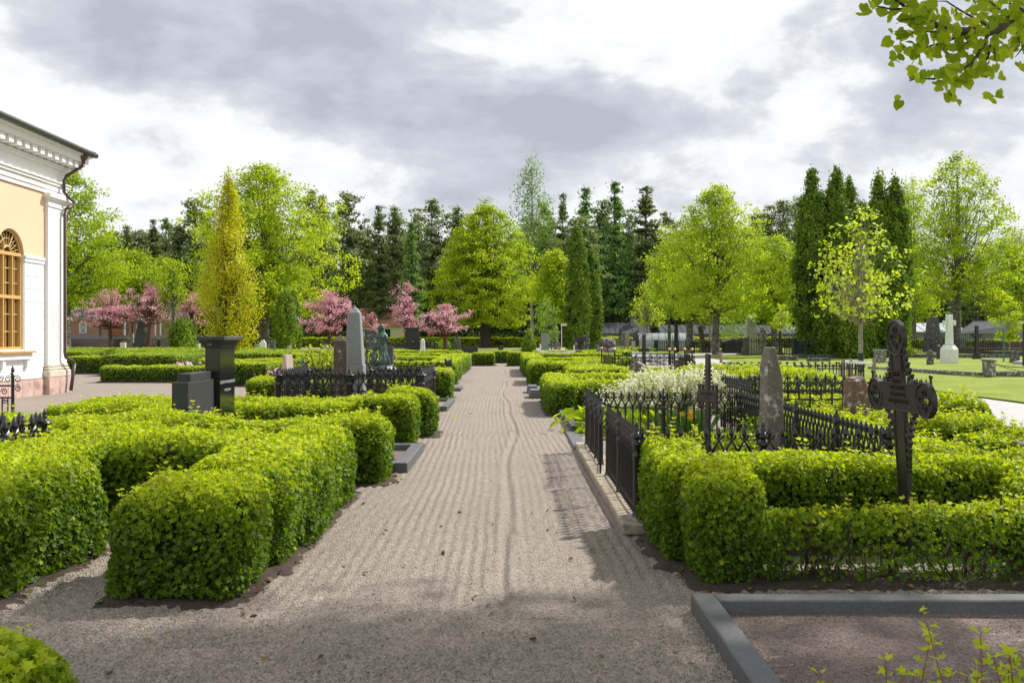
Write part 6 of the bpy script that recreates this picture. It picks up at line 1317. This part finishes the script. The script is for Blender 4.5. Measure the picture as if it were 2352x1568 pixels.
def shed(label, px0, px1, D, eave, ridge, depth, mat, roofm, wins, over=.3, seams=.8, name='shed', gable=None):
    x0, x1 = XW(px0, D), XW(px1, D); W = (x1 - x0) / 2; t = thing(name, label, 'building', ((x0 + x1) / 2, D, 0))
    MB().box(-W, W, 0, depth, 0, eave).build('wall', mat, t)
    mb = MB(); o = over; hd = depth / 2
    mb._add([(-W - o, -o, eave - .02), (W + o, -o, eave - .02), (W + o, hd, ridge), (-W - o, hd, ridge), (-W - o, depth + o, eave - .02), (W + o, depth + o, eave - .02)], [(0, 1, 2, 3), (3, 2, 5, 4)])
    mb._add([(-W - o, -o, eave - .14), (W + o, -o, eave - .14), (W + o, hd, ridge - .12), (-W - o, hd, ridge - .12)], [(0, 3, 2, 1)]); mb.box(-W - o, W + o, -o - .04, -o, eave - .16, eave)
    n = int(2 * W / seams)
    for k in range(n + 1): x = -W - o + k * (2 * W + 2 * o) / n; mb.tube([(x, -o, eave + .02), (x, hd, ridge + .03)], .035, 4)
    mb._add([(-W, 0, eave), (-W, depth, eave), (-W, hd, ridge - .1)], [(0, 1, 2)]); mb._add([(W, 0, eave), (W, depth, eave), (W, hd, ridge - .1)], [(0, 2, 1)])
    mb.build('roof', roofm, t); windows(t, wins); return t
t = shed('low grey boarded shed with dark sheet roof, right of the thuja pair', 1352, 1490, 141, 2.1, 3.75, 6, 'grey_board', 'grey_roof', [(-1.3, 1.05, .95, .6), (4.2, 1.05, .95, .6), (-4.5, 1.05, .95, .6)])
MB().box(2.1, 3.0, 1.9, 2.8, 3.0, 4.6).build('chimney', 'grey_board', t); MB().prism([(1.9, 4.6), (3.2, 4.6), (2.55, 4.95)], 1.7, 3.0).build('chimney_cap', 'grey_roof', t)
t = shed('long grey boarded shed with dark seamed roof behind the linden trunks', 1522, 1870, 134, 2.0, 3.35, 7, 'grey_board', 'grey_roof', [(x, .7, 1.6, 1.0) for x in (-9.2, -3.4, 3.0, 5.6, 8.0, 9.9)])
MB().box(-10.9, -9.6, -1.2, -.2, 1.9, 2.75).build('vent_box', 'grey_board', t); MB().box(-4.6, -1.4, -.06, .0, 0, 1.7).build('door', 'grey_granite', t)
shed('grey building with a pale metal roof, partly behind the airy maple', 2070, 2215, 128, 2.3, 3.55, 7, 'grey_board', 'light_roof', [(-5.0, 1.1, 1.0, .9), (0.8, 1.1, 1.0, .9), (3.0, 1.1, 1.0, .9)], seams=1.0)
t = thing('shed', 'grey gabled shed with ribbed roof at the right edge, behind the black cross', 'building', (XW(2270, 112), 112, 0)); 
mb = MB(); mb.box(-3.6, 2.0, 0, 7, 0, 2.0); mb._add([(2.0, 0, 0), (12, 4, 0), (12, 4, 1.6), (6.5, 1.8, 3.5), (2.0, 0, 2.0)], [(0, 1, 2, 3, 4)])
for k in range(28): f = k / 28; mb.tube([(2.0 + 10 * f, -.03 + 4 * f, 0), (2.0 + 10 * f, -.03 + 4 * f, 2.0 + (1.5 * f / .45 if f < .45 else 1.5 - 1.9 * (f - .45) / .55))], .03, 4)
mb.build('wall', 'grey_board', t); mb = MB(); mb._add([(-4.2, -.4, 1.95), (1.9, -.4, 1.95), (6.5, 1.6, 3.6), (1.5, 6.5, 3.6)], [(0, 1, 2, 3)]); mb._add([(1.9, -.4, 1.8), (1.9, -.4, 1.97), (6.5, 1.6, 3.62), (6.5, 1.6, 3.45)], [(0, 3, 2, 1)]); mb._add([(6.5, 1.6, 3.62), (12.4, 3.9, 1.6), (12.4, 3.9, 1.45), (6.5, 1.6, 3.45)], [(0, 1, 2, 3)])
mb._add([(6.5, 1.6, 3.6), (12.4, 3.9, 1.6), (9, 9, 1.7), (1.5, 6.5, 3.6)], [(0, 1, 2, 3)])
for k in range(22): f = k / 22; mb.tube([(-4.2 + 6.1 * f, -.4, 1.98), (1.5 + 5 * f, 6.5 - 4.9 * f, 3.63)], .025, 4)
mb.build('roof', 'grey_roof', t)
t = thing('shelter', 'barrel-roofed dark metal shelter before the long grey shed', 'building', (XW(1526, 104), 104, 0)); mb = MB(); r_ = 1.95; Lh = 3.1
pts = [(r_ * math.cos(math.pi * k / 14), r_ * 1.03 * math.sin(math.pi * k / 14)) for k in range(15)]
mb._add([(-Lh, y, z) for y, z in pts] + [(Lh, y, z) for y, z in pts], [(i, i + 1, 16 + i, 15 + i) for i in range(14)])
for k in range(9): x = -Lh + k * 2 * Lh / 8; mb.tube([(x, y * 1.01, z * 1.01) for y, z in pts], .035, 4)
mb.build('roof', 'shelter_roof', t, smooth=False); MB()._add([(-Lh + .02, y * .99, z * .99) for y, z in pts], [tuple(range(15))])._add([(Lh - .02, y * .99, z * .99) for y, z in pts], [tuple(range(14, -1, -1))]).build('end_wall', 'iron_worn', t)
# cottage
t = shed('cream cottage with a red tiled roof behind the cherry trees', 812, 940, 146, 3.35, 6.25, 8, 'cream_wall', 'tile_roof', [(1.0, 1.3, .95, 1.5), (-2.2, 1.3, .95, 1.5)], seams=.35, name='cottage')
MB().box(1.1, 2.0, 3.4, 4.2, 5.8, 7.0).build('chimney', 'roof_black', t); MB().box(1.0, 2.1, 3.3, 4.3, 7.0, 7.1).tube([(1.55, 3.8, 7.1), (1.55, 3.8, 7.4)], .18, 8).build('chimney_cap', 'roof_black', t)
# brick chapel
t = thing('chapel', 'red brick chapel with white-framed lattice windows and boulder plinth, behind the left cherry trees', 'building', (XW(272, 122), 122, 0)); Wc = 6.9
mb = MB().box(-Wc, Wc, 0, 9, 1.75, 4.0).box(-.9 - 0, .9, -.25, .0, 1.75, 4.2); mb.build('wall', 'brick', t)
MB().box(-Wc - .1, Wc + .1, -.1, 9, 1.35, 1.78).build('plinth', 'grey_granite', t)
MB().box(-Wc - .2, .3, -2.0, -.11, 0, 1.33).box(-1.0, .3, -3.2, -2.01, 0, .7).box(.31, Wc, -.3, -.11, 0, 1.2).build('boulder_base', 'boulder_wall', t, bevel=.03)
MB().box(-Wc - .15, Wc + .15, -.12, .02, 3.86, 4.02).box(-1.15, -.9, -.30, -.26, 1.75, 4.2).box(.9, 1.15, -.30, -.26, 1.75, 4.2).box(4.9, 5.1, -.08, -.01, 1.75, 3.8).box(5.6, 5.8, -.08, -.01, 1.75, 3.8).build('white_trim', 'white_trim', t)
mb = MB(); mb._add([(-Wc - .4, -.5, 4.0), (Wc + .4, -.5, 4.0), (Wc - 2.0, 4.5, 6.6), (-Wc - .4, 4.5, 6.6)], [(0, 1, 2, 3)]); mb._add([(Wc + .4, -.5, 4.0), (Wc + .4, 9.5, 4.0), (Wc - 2.0, 4.5, 6.6)], [(0, 1, 2)]); mb.prism([(-1.4, 4.0), (1.4, 4.0), (0, 5.0)], -.5, 2.5); mb.build('roof', 'roof_black', t)
d_ = MB().box(-.62, .62, -.30, -.255, 1.75, 3.35).build('door', 'door_red', t); MB().box(-.6, -.15, -.32, -.30, 2.1, 2.16).box(-.6, -.15, -.32, -.30, 2.8, 2.86).box(.15, .6, -.32, -.30, 2.1, 2.16).box(.15, .6, -.32, -.30, 2.8, 2.86).build('hinge', 'iron', d_)
windows(t, [(-4.7, 2.15, .8, 1.3), (3.2, 2.15, 1.3, 1.3)], lattice=True)
MB().tube([(-2.4, -.15, 1.75), (-2.4, -.15, 4.0)], .06, 5).tube([(1.9, -.1, 1.75), (1.9, -.1, 4.0)], .06, 5).build('downpipe', 'roof_black', t)
text_mesh('18', .55, 'year_number', 'iron', t, (-1.9, -.03, 3.35), (R(90), 0, 0), .02)
pole('white street lamp behind the central thuja pair', 1290, 120, 3.0, 'white_paint', .06, 'street_lamp', 'lamp', lambda m: m.box(-.1, .9, -.2, .2, 3.0, 3.35))
pole('black lamp post with a round top behind the grey pillar', 1840, 104, 4.0, 'iron', .10, 'street_lamp', 'lamp', lambda m: m.ball((0, 0, 4.1), .28, 8, 6, (1, 1, .8)))
for i, (px, lb) in enumerate([(2140, 'short black bollard light beside the dark obelisk'), (2155, 'dark grey bollard with a pale head before the white cross')]): stone(lb, px, 92 if i == 0 else 62, 'dark_granite', MB().lathe([(.13, 0), (.13, .75), (.17, .8), (.17, .92), (.12, 1.0), (.01, 1.05)], (0, 0, 0), 10), name='bollard', cat='bollard')

# ================================================================== loose stones and litter on the gravel
g = np.random.default_rng(500)
OCT = (np.array([(.5, 0, 0), (0, .42, 0), (-.5, 0, 0), (0, -.42, 0), (0, 0, .32), (0, 0, -.32)]), [(0, 1, 4), (1, 2, 4), (2, 3, 4), (3, 0, 4), (1, 0, 5), (2, 1, 5), (3, 2, 5), (0, 3, 5)])
n = 60000; Y = 2.6 + 9 * g.random(n) ** 1.7; X = g.uniform(-1, 1, n) * .62 * Y + 0; X = np.clip(X, -9, 8.9)
ok = ~(((X > 1.3) & (Y > 5.9)) | ((X < -2.5) & (Y > 8.8)) | ((X > 1.05) & (Y > 2.6) & (Y < 5.47)) | ((X > .9) & (Y > 7.4)))
for a, b, c, d in SOIL: ok &= ~((X > a) & (X < b) & (Y > c) & (Y < d))
X, Y = X[ok], Y[ok]; sz = g.uniform(.005, .012, len(X)) * (1 + .5 * (g.random(len(X)) < .05)); leafcloud('loose_pebbles', 'pebble', None, np.stack([X, Y, gh(X, Y) + .001], 1), g.normal(size=(len(X), 3)) * .5 + [0, 0, 1], sz, g.random(len(X)), OCT, g=g)['kind'] = 'stuff'
X = g.uniform(1.25, 5.2, 9000); Y = g.uniform(2.9, 5.3, 9000)
leafcloud('grave_pebbles', 'pebble', None, np.stack([X, Y, np.full(9000, .03) + .008 * np.sin(X * 3.1) * np.sin(Y * 2.2)], 1), g.normal(size=(9000, 3)) * .5 + [0, 0, 1], g.uniform(.005, .011, 9000), g.random(9000) * .7, OCT, g=g)['kind'] = 'stuff'
P = []
for a, b, c, d in SOIL[:16]:
    if c > 12: continue
    for _ in range(int(10 * ((b - a) + (d - c)))):
        e = g.integers(0, 3); P.append((g.uniform(a, b), c - abs(g.normal()) * .06, .02) if e == 0 else ((a - abs(g.normal()) * .06, g.uniform(c, d), .02) if e == 1 else (b + abs(g.normal()) * .06, g.uniform(c, d), .02)))
for _ in range(70): P.append((g.uniform(-2.2, 1.0), g.uniform(3, 9), .016))
P = np.array(P); leafcloud('fallen_leaves', 'dead_leaf', None, P, g.normal(size=P.shape) * .35 + [0, 0, 1], g.uniform(.02, .045, len(P)), g.random(len(P)) ** 1.6, HEART, g=g)['kind'] = 'stuff'
